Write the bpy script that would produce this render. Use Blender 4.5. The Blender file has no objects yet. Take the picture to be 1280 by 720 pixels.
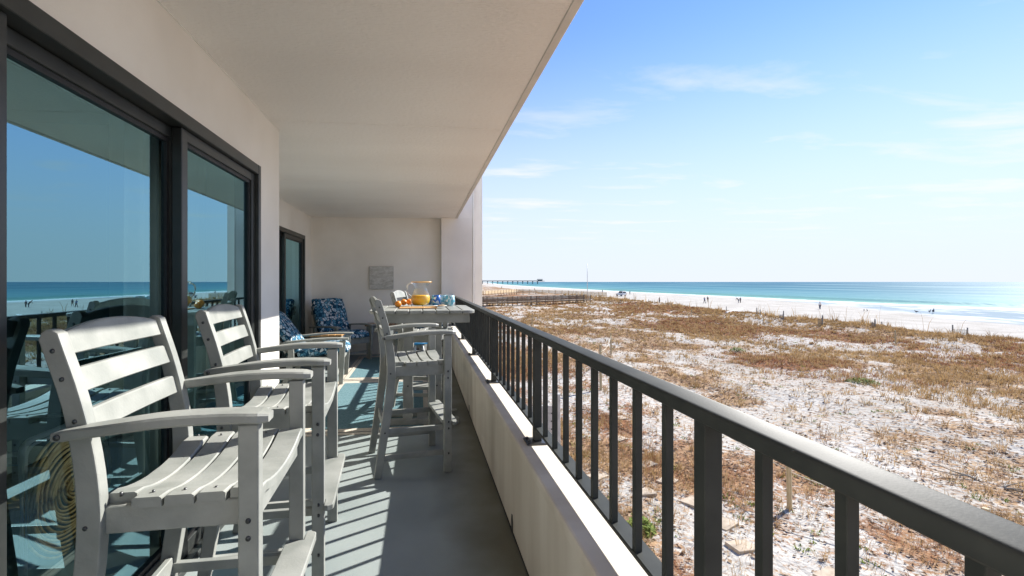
import bpy, bmesh, math, random
import numpy as np
from mathutils import Vector, Matrix, Euler
R = math.radians
PI = math.pi
random.seed(7)
rng = np.random.default_rng(7)

# ------------------------------------------------------------------ camera, sky, sun, exposure
S = bpy.context.scene
COL = S.collection
YAW = R(7.15)
FPX = 590.0
CAMZ = 1.30
cam_d = bpy.data.cameras.new('camera')
cam = bpy.data.objects.new('camera', cam_d)
COL.objects.link(cam)
cam.location = (0, 0, CAMZ)
cam.rotation_euler = (R(90), 0, -YAW)
cam_d.sensor_width = 36
cam_d.lens = FPX / 1280 * 36
cam_d.shift_x = 40 / 1280
cam_d.shift_y = -8 / 1280
cam_d.clip_start = 0.02
cam_d.clip_end = 20000
S.camera = cam

SUN_EL = R(35.4)
SUN_AZ = R(60.5)            # clockwise from +Y
sd = Vector((math.sin(SUN_AZ) * math.cos(SUN_EL), math.cos(SUN_AZ) * math.cos(SUN_EL), math.sin(SUN_EL)))
sun_d = bpy.data.lights.new('sun', 'SUN')
sun_d.energy = 4.9
sun_d.angle = R(0.53)
sun_d.color = (1.0, 0.965, 0.905)
sun = bpy.data.objects.new('sun', sun_d)
COL.objects.link(sun)
sun.rotation_euler = sd.to_track_quat('Z', 'Y').to_euler()
sun.location = (20, 10, 20)

W = bpy.data.worlds.new('World')
S.world = W
W.use_nodes = True
nt = W.node_tree
for n in list(nt.nodes):
    nt.nodes.remove(n)
N = nt.nodes.new
L = nt.links.new
out = N('ShaderNodeOutputWorld')
bg = N('ShaderNodeBackground')
bg.inputs['Strength'].default_value = 0.095
sky = N('ShaderNodeTexSky')
sky.sky_type = 'NISHITA'
sky.sun_disc = False
sky.sun_elevation = SUN_EL
sky.sun_rotation = SUN_AZ
sky.altitude = 0
sky.air_density = 1.0
sky.dust_density = 0.0
sky.ozone_density = 1.6
tc = N('ShaderNodeTexCoord')
sep = N('ShaderNodeSeparateXYZ')
L(tc.outputs['Generated'], sep.inputs[0])
# thin high cloud, laid on a flat layer overhead
zc = N('ShaderNodeMath'); zc.operation = 'MAXIMUM'; zc.inputs[1].default_value = 0.02
L(sep.outputs['Z'], zc.inputs[0])
dx = N('ShaderNodeMath'); dx.operation = 'DIVIDE'; L(sep.outputs['X'], dx.inputs[0]); L(zc.outputs[0], dx.inputs[1])
dy = N('ShaderNodeMath'); dy.operation = 'DIVIDE'; L(sep.outputs['Y'], dy.inputs[0]); L(zc.outputs[0], dy.inputs[1])
cb = N('ShaderNodeCombineXYZ')
L(dx.outputs[0], cb.inputs[0]); L(dy.outputs[0], cb.inputs[1])
n1 = N('ShaderNodeTexNoise'); n1.inputs['Scale'].default_value = 0.75; n1.inputs['Detail'].default_value = 9
n1.inputs['Roughness'].default_value = 0.6; n1.inputs['Distortion'].default_value = 0.3
mp = N('ShaderNodeMapping'); mp.inputs['Scale'].default_value = (0.9, 1.6, 1); mp.inputs['Location'].default_value = (3.1, 1.7, 0)
mp.inputs['Rotation'].default_value = (0, 0, R(-35))
L(cb.outputs[0], mp.inputs[0]); L(mp.outputs[0], n1.inputs['Vector'])
cr = N('ShaderNodeMapRange'); cr.inputs['From Min'].default_value = 0.53; cr.inputs['From Max'].default_value = 0.70
cr.inputs['To Min'].default_value = 0.0; cr.inputs['To Max'].default_value = 0.75
L(n1.outputs['Fac'], cr.inputs['Value'])
# clouds thin out towards the zenith
zr_ = N('ShaderNodeMapRange'); zr_.inputs['From Min'].default_value = 0.22; zr_.inputs['From Max'].default_value = 0.5
zr_.inputs['To Min'].default_value = 1.0; zr_.inputs['To Max'].default_value = 0.15
L(sep.outputs['Z'], zr_.inputs['Value'])
lowf = N('ShaderNodeMapRange'); lowf.interpolation_type = 'SMOOTHSTEP'; lowf.inputs['From Min'].default_value = 0.045; lowf.inputs['From Max'].default_value = 0.13
L(sep.outputs['Z'], lowf.inputs['Value'])
cm0 = N('ShaderNodeMath'); cm0.operation = 'MULTIPLY'; L(cr.outputs[0], cm0.inputs[0]); L(lowf.outputs[0], cm0.inputs[1])
cm = N('ShaderNodeMath'); cm.operation = 'MULTIPLY'; L(cm0.outputs[0], cm.inputs[0]); L(zr_.outputs[0], cm.inputs[1])
# pale sea haze low in the sky
hz = N('ShaderNodeMapRange'); hz.interpolation_type = 'SMOOTHSTEP'
hz.inputs['From Min'].default_value = 0.0; hz.inputs['From Max'].default_value = 0.50
hz.inputs['To Min'].default_value = 0.95; hz.inputs['To Max'].default_value = 0.0
L(sep.outputs['Z'], hz.inputs['Value'])
tint = N('ShaderNodeMix'); tint.data_type = 'RGBA'; tint.blend_type = 'MULTIPLY'
tint.inputs[0].default_value = 1.0
tint.inputs[7].default_value = (0.64, 0.765, 1.03, 1)
L(sky.outputs[0], tint.inputs[6])
m1 = N('ShaderNodeMix'); m1.data_type = 'RGBA'; m1.inputs[7].default_value = (3.95, 4.25, 4.75, 1)
L(hz.outputs[0], m1.inputs[0]); L(tint.outputs[2], m1.inputs[6])
m2 = N('ShaderNodeMix'); m2.data_type = 'RGBA'; m2.inputs[7].default_value = (4.7, 4.75, 5.0, 1)
L(cm.outputs[0], m2.inputs[0]); L(m1.outputs[2], m2.inputs[6])
L(m2.outputs[2], bg.inputs['Color'])
L(bg.outputs[0], out.inputs['Surface'])

S.view_settings.view_transform = 'Standard'
S.view_settings.look = 'None'
S.view_settings.gamma = 1
S.view_settings.exposure = 1.16
S.render.engine = 'CYCLES'
S.cycles.max_bounces = 10
S.cycles.diffuse_bounces = 5
S.cycles.transparent_max_bounces = 16
S.cycles.caustics_reflective = False
S.cycles.caustics_refractive = False

# ------------------------------------------------------------------ helpers
CT, ST = math.cos(YAW), math.sin(YAW)
def at(px, py, z):
    """where the sight line through a photo point meets the level z"""
    zr = FPX * (CAMZ - z) / (py - 352.0)
    xr = (px - 600.0) / FPX * zr
    return (xr * CT + zr * ST, zr * CT - xr * ST, z)

def tag(o, label=None, cat=None, group=None, kind=None):
    if label: o['label'] = label
    if cat: o['category'] = cat
    if group: o['group'] = group
    if kind: o['kind'] = kind
    return o

def empty(name, loc=(0, 0, 0), rz=0):
    o = bpy.data.objects.new(name, None)
    COL.objects.link(o)
    o.location = loc
    o.rotation_euler = (0, 0, rz)
    o.empty_display_size = 0.1
    return o

def copy_tree(o, parent=None):
    kids = [c for c in bpy.data.objects if c.parent == o]
    c = o.copy()
    COL.objects.link(c)
    if parent: c.parent = parent
    for k in kids:
        copy_tree(k, c)
    return c

class MB:
    """collects shapes into one mesh"""
    def __init__(s):
        s.bm = bmesh.new()
    def _add(s, tmp, mi=0, M=None, smooth=False):
        if M is not None:
            bmesh.ops.transform(tmp, matrix=M, verts=tmp.verts)
        mp_ = {}
        for v in tmp.verts:
            mp_[v] = s.bm.verts.new(v.co)
        for f in tmp.faces:
            try:
                g = s.bm.faces.new([mp_[v] for v in f.verts])
                g.material_index = mi
                g.smooth = smooth
            except ValueError:
                pass
        tmp.free()
    def box(s, x0, x1, y0, y1, z0, z1, bev=0.0, seg=1, mi=0, M=None, smooth=False):
        t = bmesh.new()
        bmesh.ops.create_cube(t, size=1)
        for v in t.verts:
            v.co = Vector(((x0 + x1) / 2 + v.co.x * (x1 - x0), (y0 + y1) / 2 + v.co.y * (y1 - y0), (z0 + z1) / 2 + v.co.z * (z1 - z0)))
        if bev > 0:
            bmesh.ops.bevel(t, geom=list(t.edges), offset=bev, segments=seg, profile=0.5, affect='EDGES')
        s._add(t, mi, M, smooth)
        return s
    def prism(s, pts, a0, a1, axis='y', bev=0.0, mi=0, M=None, smooth=False):
        """outline pts in the plane across axis, extruded a0..a1"""
        t = bmesh.new()
        def mk(p, a):
            if axis == 'y': return Vector((p[0], a, p[1]))
            if axis == 'x': return Vector((a, p[0], p[1]))
            return Vector((p[0], p[1], a))
        A = [t.verts.new(mk(p, a0)) for p in pts]
        B = [t.verts.new(mk(p, a1)) for p in pts]
        n = len(pts)
        t.faces.new(A); t.faces.new(B[::-1])
        for i in range(n):
            t.faces.new([A[i], B[i], B[(i + 1) % n], A[(i + 1) % n]])
        bmesh.ops.recalc_face_normals(t, faces=t.faces)
        if bev > 0:
            ed = [e for e in t.edges if any(len(f.verts) == n for f in e.link_faces)]
            bmesh.ops.bevel(t, geom=ed, offset=bev, segments=2, profile=0.5, affect='EDGES')
        s._add(t, mi, M, smooth)
        return s
    def cyl(s, p0, p1, r0, r1=None, seg=12, mi=0, smooth=True):
        if r1 is None: r1 = r0
        p0, p1 = Vector(p0), Vector(p1)
        d = p1 - p0
        t = bmesh.new()
        bmesh.ops.create_cone(t, cap_ends=True, segments=seg, radius1=r0, radius2=r1, depth=d.length)
        M = Matrix.Translation((p0 + p1) / 2) @ d.to_track_quat('Z', 'Y').to_matrix().to_4x4()
        s._add(t, mi, M, smooth and seg > 6)
        return s
    def tube(s, pts, r, seg=8, mi=0, taper=None):
        pts = [Vector(p) for p in pts]
        rings = []
        up = Vector((0, 0, 1))
        for i, p in enumerate(pts):
            d = (pts[min(i + 1, len(pts) - 1)] - pts[max(i - 1, 0)]).normalized()
            a = d.cross(up)
            if a.length < 1e-3: a = d.cross(Vector((1, 0, 0)))
            a.normalize()
            b = a.cross(d).normalized()
            rr = r if taper is None else r + (taper - r) * i / (len(pts) - 1)
            rings.append([s.bm.verts.new(p + (a * math.cos(q) + b * math.sin(q)) * rr) for q in [2 * PI * k / seg for k in range(seg)]])
        for i in range(len(rings) - 1):
            for k in range(seg):
                f = s.bm.faces.new([rings[i][k], rings[i][(k + 1) % seg], rings[i + 1][(k + 1) % seg], rings[i + 1][k]])
                f.material_index = mi; f.smooth = True
        for rg in (rings[0], rings[-1]):
            try:
                f = s.bm.faces.new(rg); f.material_index = mi
            except ValueError: pass
        return s
    def lathe(s, prof, c=(0, 0, 0), seg=24, mi=0, cap=False, shape=None):
        rings = []
        for j, (r, z) in enumerate(prof):
            ring = []
            for k in range(seg):
                q = 2 * PI * k / seg
                rr = r if shape is None else r * shape(q, z)
                ring.append(s.bm.verts.new((c[0] + rr * math.cos(q), c[1] + rr * math.sin(q), c[2] + z)))
            rings.append(ring)
        for j in range(len(rings) - 1):
            for k in range(seg):
                f = s.bm.faces.new([rings[j][k], rings[j][(k + 1) % seg], rings[j + 1][(k + 1) % seg], rings[j + 1][k]])
                f.smooth = True; f.material_index = mi
        if cap:
            f = s.bm.faces.new(rings[0][::-1]); f.material_index = mi
            f = s.bm.faces.new(rings[-1]); f.material_index = mi
        return s
    def ball(s, c, r, sc=(1, 1, 1), seg=16, mi=0, M=None):
        t = bmesh.new()
        bmesh.ops.create_uvsphere(t, u_segments=seg, v_segments=max(6, seg // 2), radius=r)
        for v in t.verts:
            v.co = Vector((v.co.x * sc[0] + c[0], v.co.y * sc[1] + c[1], v.co.z * sc[2] + c[2]))
        s._add(t, mi, M, True)
        return s
    def build(s, name, mats, parent=None, smooth_angle=None):
        me = bpy.data.meshes.new(name)
        bmesh.ops.recalc_face_normals(s.bm, faces=s.bm.faces)
        s.bm.to_mesh(me)
        s.bm.free()
        o = bpy.data.objects.new(name, me)
        COL.objects.link(o)
        if not isinstance(mats, (list, tuple)): mats = [mats]
        for m in mats: me.materials.append(m)
        if parent: o.parent = parent
        return o

# ------------------------------------------------------------------ materials
def mat(name, col=(0.5, 0.5, 0.5), rough=0.6, metal=0.0, spec=0.5):
    m = bpy.data.materials.new(name)
    m.use_nodes = True
    b = m.node_tree.nodes['Principled BSDF']
    b.inputs['Base Color'].default_value = (*col, 1)
    b.inputs['Roughness'].default_value = rough
    b.inputs['Metallic'].default_value = metal
    b.inputs['Specular IOR Level'].default_value = spec
    return m

def nodes(m):
    t = m.node_tree
    return t, t.nodes.new, t.links.new, t.nodes['Principled BSDF']

def noisy(name, c1, c2, scale=8, rough=0.6, bump=0.0, bscale=80, detail=6, stretch=(1, 1, 1), lo=0.35, hi=0.65, metal=0.0, spec=0.5, rvar=0.0, bdist=0.01):
    m = mat(name, c1, rough, metal, spec)
    t, n, l, b = nodes(m)
    tc = n('ShaderNodeTexCoord'); mp = n('ShaderNodeMapping'); mp.inputs['Scale'].default_value = stretch
    l(tc.outputs['Object'], mp.inputs[0])
    nz = n('ShaderNodeTexNoise'); nz.inputs['Scale'].default_value = scale; nz.inputs['Detail'].default_value = detail
    l(mp.outputs[0], nz.inputs['Vector'])
    rp = n('ShaderNodeValToRGB')
    rp.color_ramp.elements[0].position = lo; rp.color_ramp.elements[0].color = (*c1, 1)
    rp.color_ramp.elements[1].position = hi; rp.color_ramp.elements[1].color = (*c2, 1)
    l(nz.outputs['Fac'], rp.inputs[0]); l(rp.outputs[0], b.inputs['Base Color'])
    if rvar:
        mr = n('ShaderNodeMapRange'); mr.inputs['To Min'].default_value = rough - rvar; mr.inputs['To Max'].default_value = rough + rvar
        l(nz.outputs['Fac'], mr.inputs['Value']); l(mr.outputs[0], b.inputs['Roughness'])
    if bump:
        n2 = n('ShaderNodeTexNoise'); n2.inputs['Scale'].default_value = bscale; n2.inputs['Detail'].default_value = 4
        l(mp.outputs[0], n2.inputs['Vector'])
        bp = n('ShaderNodeBump'); bp.inputs['Strength'].default_value = bump; bp.inputs['Distance'].default_value = bdist
        l(n2.outputs['Fac'], bp.inputs['Height']); l(bp.outputs[0], b.inputs['Normal'])
    return m

M = {}
M['stucco'] = noisy('stucco', (0.79, 0.745, 0.675), (0.87, 0.83, 0.765), 1.6, 0.9, 0.35, 160, spec=0.2, bdist=0.004)
M['ceiling'] = noisy('ceiling_stipple', (0.84, 0.81, 0.765), (0.89, 0.865, 0.82), 0.9, 0.95, 0.9, 70, spec=0.15, bdist=0.010, stretch=(0.5, 1.6, 1))
M['fascia'] = noisy('fascia', (0.60, 0.57, 0.53), (0.68, 0.65, 0.6), 5, 0.85, 0.2, 90)
M['parapet'] = noisy('parapet_paint', (0.58, 0.515, 0.43), (0.72, 0.665, 0.58), 1.8, 0.85, 0.3, 120, stretch=(1, 2.2, 0.35), spec=0.2, bdist=0.003)
M['cap'] = noisy('parapet_cap', (0.66, 0.65, 0.62), (0.74, 0.73, 0.70), 5, 0.8, 0.25, 150, bdist=0.003)
M['trim'] = noisy('bead_and_bright_edge', (0.76, 0.74, 0.68), (0.82, 0.8, 0.74), 6, 0.6)
M['bronze'] = noisy('bronze_metal', (0.018, 0.021, 0.020), (0.030, 0.033, 0.031), 14, 0.35, 0.06, 220, metal=0.0, spec=0.6, rvar=0.08, bdist=0.002)
M['railmetal'] = noisy('rail_metal', (0.040, 0.043, 0.040), (0.054, 0.057, 0.052), 10, 0.52, 0.06, 240, spec=0.13, rvar=0.05, bdist=0.002)
M['black'] = noisy('black_gasket', (0.008, 0.008, 0.009), (0.015, 0.015, 0.016), 30, 0.5)
M['bolt'] = noisy('steel_bolt', (0.06, 0.06, 0.06), (0.10, 0.10, 0.10), 40, 0.35, metal=0.6)
M['teak'] = noisy('honey_wood', (0.42, 0.22, 0.075), (0.55, 0.32, 0.13), 6, 0.45, stretch=(1, 12, 1))
M['brownwood'] = noisy('brown_wood', (0.22, 0.11, 0.05), (0.32, 0.17, 0.08), 6, 0.5, stretch=(12, 1, 1))

def lumber(name, c1, c2):
    m = noisy(name, c1, c2, 7, 0.48, 0.22, 120, stretch=(1, 1, 1), spec=0.45, rvar=0.06, bdist=0.003)
    return m
M['lumber'] = lumber('grey_poly_lumber', (0.215, 0.225, 0.203), (0.31, 0.315, 0.288))
M['weathered'] = noisy('weathered_wood', (0.13, 0.095, 0.065), (0.23, 0.18, 0.13), 3, 0.85, 0.4, 20, stretch=(1, 1, 4))
M['palewood'] = noisy('pale_pine', (0.46, 0.34, 0.19), (0.6, 0.47, 0.3), 3, 0.8, 0.3, 20, stretch=(1, 1, 4))
M['postwood'] = noisy('post_pine', (0.36, 0.27, 0.14), (0.50, 0.40, 0.25), 9, 0.8, 0.4, 30, stretch=(4, 4, 0.6))
M['fencegrey'] = noisy('bleached_fence_wood', (0.17, 0.15, 0.125), (0.33, 0.30, 0.25), 5, 0.9, 0.4, 20, stretch=(4, 4, 0.6))
M['paver'] = noisy('paver', (0.33, 0.26, 0.185), (0.45, 0.37, 0.28), 7, 0.9, 0.3, 60)
M['vinyl'] = noisy('grey_panel', (0.42, 0.40, 0.38), (0.5, 0.48, 0.45), 5, 0.7)
M['rope'] = noisy('rope', (0.5, 0.42, 0.3), (0.65, 0.58, 0.45), 30, 0.9)
M['white'] = noisy('white_paint', (0.74, 0.74, 0.72), (0.82, 0.82, 0.8), 4, 0.4)
M['pole'] = noisy('pole_paint', (0.62, 0.62, 0.6), (0.7, 0.7, 0.68), 4, 0.4)
M['orange'] = noisy('orange_peel', (0.85, 0.27, 0.02), (0.92, 0.36, 0.03), 20, 0.42, 0.3, 160, bdist=0.001)
M['stem'] = mat('stem_green', (0.06, 0.11, 0.02), 0.7)
M['juice'] = noisy('orange_juice', (1.0, 0.50, 0.004), (1.0, 0.58, 0.01), 12, 0.35)
M['juice'].node_tree.nodes['Principled BSDF'].inputs['Subsurface Weight'].default_value = 0.3
M['juice'].node_tree.nodes['Principled BSDF'].inputs['Subsurface Radius'].default_value = (0.04, 0.02, 0.005)
M['amber'] = noisy('amber_rim', (0.85, 0.42, 0.05), (0.9, 0.5, 0.08), 20, 0.2)
M['china'] = noisy('china', (0.80, 0.79, 0.76), (0.84, 0.83, 0.8), 5, 0.2)
M['rattan'] = noisy('rattan', (0.50, 0.32, 0.12), (0.72, 0.52, 0.25), 30, 0.55, stretch=(1, 1, 1))
M['skin'] = noisy('skin', (0.45, 0.27, 0.19), (0.5, 0.31, 0.22), 10, 0.6)
M['hair'] = noisy('dark_hair', (0.03, 0.02, 0.015), (0.06, 0.04, 0.03), 30, 0.6)
for nm, c in dict(navy=(0.03, 0.05, 0.10), dkgrey=(0.06, 0.06, 0.065), redcloth=(0.35, 0.06, 0.05), bluecloth=(0.08, 0.17, 0.33), khaki=(0.3, 0.25, 0.17), whitecloth=(0.7, 0.7, 0.68), blackcloth=(0.02, 0.02, 0.022)).items():
    M[nm] = noisy('cloth_' + nm, c, tuple(min(1, v * 1.35) for v in c), 20, 0.85)

# painted concrete floor with wear along the parapet
m = mat('floor_paint', (0.2, 0.25, 0.25), 0.5, 0, 0.4)
t, n, l, b = nodes(m)
tcn = n('ShaderNodeTexCoord')
nz = n('ShaderNodeTexNoise'); nz.inputs['Scale'].default_value = 1.6; nz.inputs['Detail'].default_value = 8
l(tcn.outputs['Object'], nz.inputs['Vector'])
rp = n('ShaderNodeValToRGB')
rp.color_ramp.elements[0].position = 0.35; rp.color_ramp.elements[0].color = (0.225, 0.262, 0.255, 1)
rp.color_ramp.elements[1].position = 0.7; rp.color_ramp.elements[1].color = (0.30, 0.335, 0.325, 1)
l(nz.outputs['Fac'], rp.inputs[0])
sx = n('ShaderNodeSeparateXYZ'); l(tcn.outputs['Object'], sx.inputs[0])
n3 = n('ShaderNodeTexNoise'); n3.inputs['Scale'].default_value = 2.4; n3.inputs['Detail'].default_value = 8
l(tcn.outputs['Object'], n3.inputs['Vector'])
ad = n('ShaderNodeMath'); ad.operation = 'MULTIPLY_ADD'; ad.inputs[1].default_value = 0.55
l(n3.outputs['Fac'], ad.inputs[0]); l(sx.outputs['X'], ad.inputs[2])
mr = n('ShaderNodeMapRange'); mr.inputs['From Min'].default_value = 0.34; mr.inputs['From Max'].default_value = 0.72
mr.inputs['To Max'].default_value = 0.85
l(ad.outputs[0], mr.inputs['Value'])
mx = n('ShaderNodeMix'); mx.data_type = 'RGBA'; mx.inputs[7].default_value = (0.085, 0.078, 0.052, 1)
l(mr.outputs[0], mx.inputs[0]); l(rp.outputs[0], mx.inputs[6]); l(mx.outputs[2], b.inputs['Base Color'])
n4 = n('ShaderNodeTexNoise'); n4.inputs['Scale'].default_value = 190; n4.inputs['Detail'].default_value = 3
l(tcn.outputs['Object'], n4.inputs['Vector'])
bp = n('ShaderNodeBump'); bp.inputs['Strength'].default_value = 0.35; bp.inputs['Distance'].default_value = 0.003
l(n4.outputs['Fac'], bp.inputs['Height']); l(bp.outputs[0], b.inputs['Normal'])
M['floor'] = m

# window glass: coated, mirrors the outside and lets a little of the room through
def glass_mat(name, refl=(0.46, 0.86, 1.0), trans=(0.80, 0.90, 0.84), f0=0.36, k=0.55):
    m = bpy.data.materials.new(name); m.use_nodes = True
    t = m.node_tree
    for q in list(t.nodes): t.nodes.remove(q)
    o = t.nodes.new('ShaderNodeOutputMaterial')
    g = t.nodes.new('ShaderNodeBsdfGlossy'); g.inputs['Roughness'].default_value = 0.0; g.inputs['Color'].default_value = (*refl, 1)
    tr = t.nodes.new('ShaderNodeBsdfTransparent'); tr.inputs['Color'].default_value = (*trans, 1)
    lw = t.nodes.new('ShaderNodeLayerWeight'); lw.inputs['Blend'].default_value = 0.35
    mr = t.nodes.new('ShaderNodeMapRange'); mr.inputs['To Min'].default_value = f0; mr.inputs['To Max'].default_value = f0 + k
    mxs = t.nodes.new('ShaderNodeMixShader')
    t.links.new(lw.outputs['Fresnel'], mr.inputs['Value'])
    t.links.new(mr.outputs[0], mxs.inputs[0]); t.links.new(tr.outputs[0], mxs.inputs[1]); t.links.new(g.outputs[0], mxs.inputs[2])
    t.links.new(mxs.outputs[0], o.inputs[0])
    return m
M['winglass'] = glass_mat('window_glass')
def thin_glass(name, tint=(0.95, 0.97, 0.97), fac=0.1, rough=0.02):
    m = bpy.data.materials.new(name); m.use_nodes = True
    t = m.node_tree
    for q in list(t.nodes): t.nodes.remove(q)
    o = t.nodes.new('ShaderNodeOutputMaterial')
    g = t.nodes.new('ShaderNodeBsdfGlossy'); g.inputs['Roughness'].default_value = rough
    tr = t.nodes.new('ShaderNodeBsdfTransparent'); tr.inputs['Color'].default_value = (*tint, 1)
    lw = t.nodes.new('ShaderNodeLayerWeight'); lw.inputs['Blend'].default_value = 0.3
    mr = t.nodes.new('ShaderNodeMapRange'); mr.inputs['To Min'].default_value = fac; mr.inputs['To Max'].default_value = 0.5
    mxs = t.nodes.new('ShaderNodeMixShader')
    t.links.new(lw.outputs['Facing'], mr.inputs['Value'])
    t.links.new(mr.outputs[0], mxs.inputs[0]); t.links.new(tr.outputs[0], mxs.inputs[1]); t.links.new(g.outputs[0], mxs.inputs[2])
    t.links.new(mxs.outputs[0], o.inputs[0])
    return m
M['clear'] = thin_glass('clear_glass', fac=0.03)

# printed glass tumblers
def tumbler_mat(name, c1, c2, scale):
    m = bpy.data.materials.new(name); m.use_nodes = True
    t = m.node_tree
    b = t.nodes['Principled BSDF']; o = t.nodes['Material Output']
    b.inputs['Roughness'].default_value = 0.2
    tcn = t.nodes.new('ShaderNodeTexCoord')
    v = t.nodes.new('ShaderNodeTexVoronoi'); v.inputs['Scale'].default_value = scale
    t.links.new(tcn.outputs['Object'], v.inputs['Vector'])
    rp = t.nodes.new('ShaderNodeValToRGB'); rp.color_ramp.interpolation = 'CONSTANT'
    e = rp.color_ramp.elements
    e[0].color = (*c1, 1); e[0].position = 0
    e[1].color = (*c2, 1); e[1].position = 0.35
    q = e.new(0.6); q.color = (0.78, 0.84, 0.85, 1)
    sepc = t.nodes.new('ShaderNodeSeparateColor')
    t.links.new(v.outputs['Color'], sepc.inputs[0])
    t.links.new(sepc.outputs[0], rp.inputs[0]); t.links.new(rp.outputs[0], b.inputs['Base Color'])
    tr = t.nodes.new('ShaderNodeBsdfTransparent')
    mxs = t.nodes.new('ShaderNodeMixShader'); mxs.inputs[0].default_value = 0.72
    t.links.new(tr.outputs[0], mxs.inputs[1]); t.links.new(b.outputs[0], mxs.inputs[2])
    t.links.new(mxs.outputs[0], o.inputs[0])
    return m
M['tumA'] = tumbler_mat('blue_print_glass', (0.02, 0.15, 0.55), (0.10, 0.45, 0.75), 38)
M['tumB'] = tumbler_mat('aqua_print_glass', (0.16, 0.5, 0.62), (0.5, 0.75, 0.8), 55)

# seashell fabric
def shell_fabric(name, scale=24, bgc=(0.008, 0.045, 0.085)):
    m = mat(name, (0.1, 0.2, 0.3), 0.9, 0, 0.15)
    t, n, l, b = nodes(m)
    tcn = n('ShaderNodeTexCoord')
    nzz = n('ShaderNodeTexNoise'); nzz.inputs['Scale'].default_value = 10
    l(tcn.outputs['Object'], nzz.inputs['Vector'])
    mixv = n('ShaderNodeMix'); mixv.data_type = 'VECTOR'; mixv.inputs[0].default_value = 0.06
    l(tcn.outputs['Object'], mixv.inputs[4]); l(nzz.outputs['Color'], mixv.inputs[5])
    v = n('ShaderNodeTexVoronoi'); v.inputs['Scale'].default_value = scale; v.inputs['Randomness'].default_value = 0.85
    l(mixv.outputs[1], v.inputs['Vector'])
    v2 = n('ShaderNodeTexVoronoi'); v2.inputs['Scale'].default_value = scale; v2.inputs['Randomness'].default_value = 0.85; v2.feature = 'DISTANCE_TO_EDGE'
    l(mixv.outputs[1], v2.inputs['Vector'])
    # ribs inside each shell
    wv = n('ShaderNodeMath'); wv.operation = 'SINE'
    ml = n('ShaderNodeMath'); ml.operation = 'MULTIPLY'; ml.inputs[1].default_value = 34
    l(v.outputs['Distance'], ml.inputs[0]); l(ml.outputs[0], wv.inputs[0])
    sc = n('ShaderNodeSeparateColor'); l(v.outputs['Color'], sc.inputs[0])
    rp = n('ShaderNodeValToRGB'); rp.color_ramp.interpolation = 'CONSTANT'
    e = rp.color_ramp.elements
    e[0].position = 0; e[0].color = (*bgc, 1)
    e[1].position = 0.12; e[1].color = (0.05, 0.17, 0.27, 1)
    q = e.new(0.34); q.color = (0.13, 0.32, 0.45, 1)
    q = e.new(0.54); q.color = (0.42, 0.58, 0.66, 1)
    q = e.new(0.74); q.color = (0.7, 0.74, 0.74, 1)
    l(sc.outputs[0], rp.inputs[0])
    rb = n('ShaderNodeMapRange'); rb.inputs['From Min'].default_value = -1; rb.inputs['To Min'].default_value = 0.0; rb.inputs['To Max'].default_value = 0.45
    l(wv.outputs[0], rb.inputs['Value'])
    mx1 = n('ShaderNodeMix'); mx1.data_type = 'RGBA'; mx1.inputs[7].default_value = (0.03, 0.1, 0.17, 1)
    l(rb.outputs[0], mx1.inputs[0]); l(rp.outputs[0], mx1.inputs[6])
    ed = n('ShaderNodeMapRange'); ed.inputs['From Min'].default_value = 0.05; ed.inputs['From Max'].default_value = 0.13
    l(v2.outputs['Distance'], ed.inputs['Value'])
    mx2 = n('ShaderNodeMix'); mx2.data_type = 'RGBA'; mx2.inputs[6].default_value = (*bgc, 1)
    l(ed.outputs[0], mx2.inputs[0]); l(mx1.outputs[2], mx2.inputs[7])
    l(mx2.outputs[2], b.inputs['Base Color'])
    n5 = n('ShaderNodeTexNoise'); n5.inputs['Scale'].default_value = 7; l(tcn.outputs['Object'], n5.inputs['Vector'])
    bp = n('ShaderNodeBump'); bp.inputs['Strength'].default_value = 0.5; bp.inputs['Distance'].default_value = 0.02
    l(n5.outputs['Fac'], bp.inputs['Height']); l(bp.outputs[0], b.inputs['Normal'])
    return m
M['shell'] = shell_fabric('seashell_fabric')

# canvas picture: pale seaside sketch (plain strokes)
m = mat('canvas_picture', (0.45, 0.43, 0.4), 0.8)
t, n, l, b = nodes(m)
tcn = n('ShaderNodeTexCoord')
mp_ = n('ShaderNodeMapping'); mp_.inputs['Scale'].default_value = (5, 1, 14); l(tcn.outputs['Object'], mp_.inputs[0])
nz = n('ShaderNodeTexNoise'); nz.inputs['Scale'].default_value = 1.4; nz.inputs['Detail'].default_value = 10; nz.inputs['Roughness'].default_value = 0.72
l(mp_.outputs[0], nz.inputs['Vector'])
rp = n('ShaderNodeValToRGB')
e = rp.color_ramp.elements
e[0].position = 0.33; e[0].color = (0.16, 0.15, 0.13, 1)
e[1].position = 0.62; e[1].color = (0.66, 0.64, 0.6, 1)
q = e.new(0.43); q.color = (0.45, 0.43, 0.38, 1)
l(nz.outputs['Fac'], rp.inputs[0]); l(rp.outputs[0], b.inputs['Base Color'])
M['canvas'] = m

# rugs
m = noisy('teal_rug', (0.10, 0.19, 0.215), (0.165, 0.27, 0.295), 60, 0.95, 0.5, 260, spec=0.1)
M['rug'] = m
M['rugedge'] = noisy('cream_rug', (0.50, 0.44, 0.36), (0.60, 0.55, 0.46), 60, 0.95, 0.4, 260, spec=0.1)
M['rugline'] = noisy('dark_rug_line', (0.05, 0.07, 0.08), (0.08, 0.1, 0.11), 60, 0.95)

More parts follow.
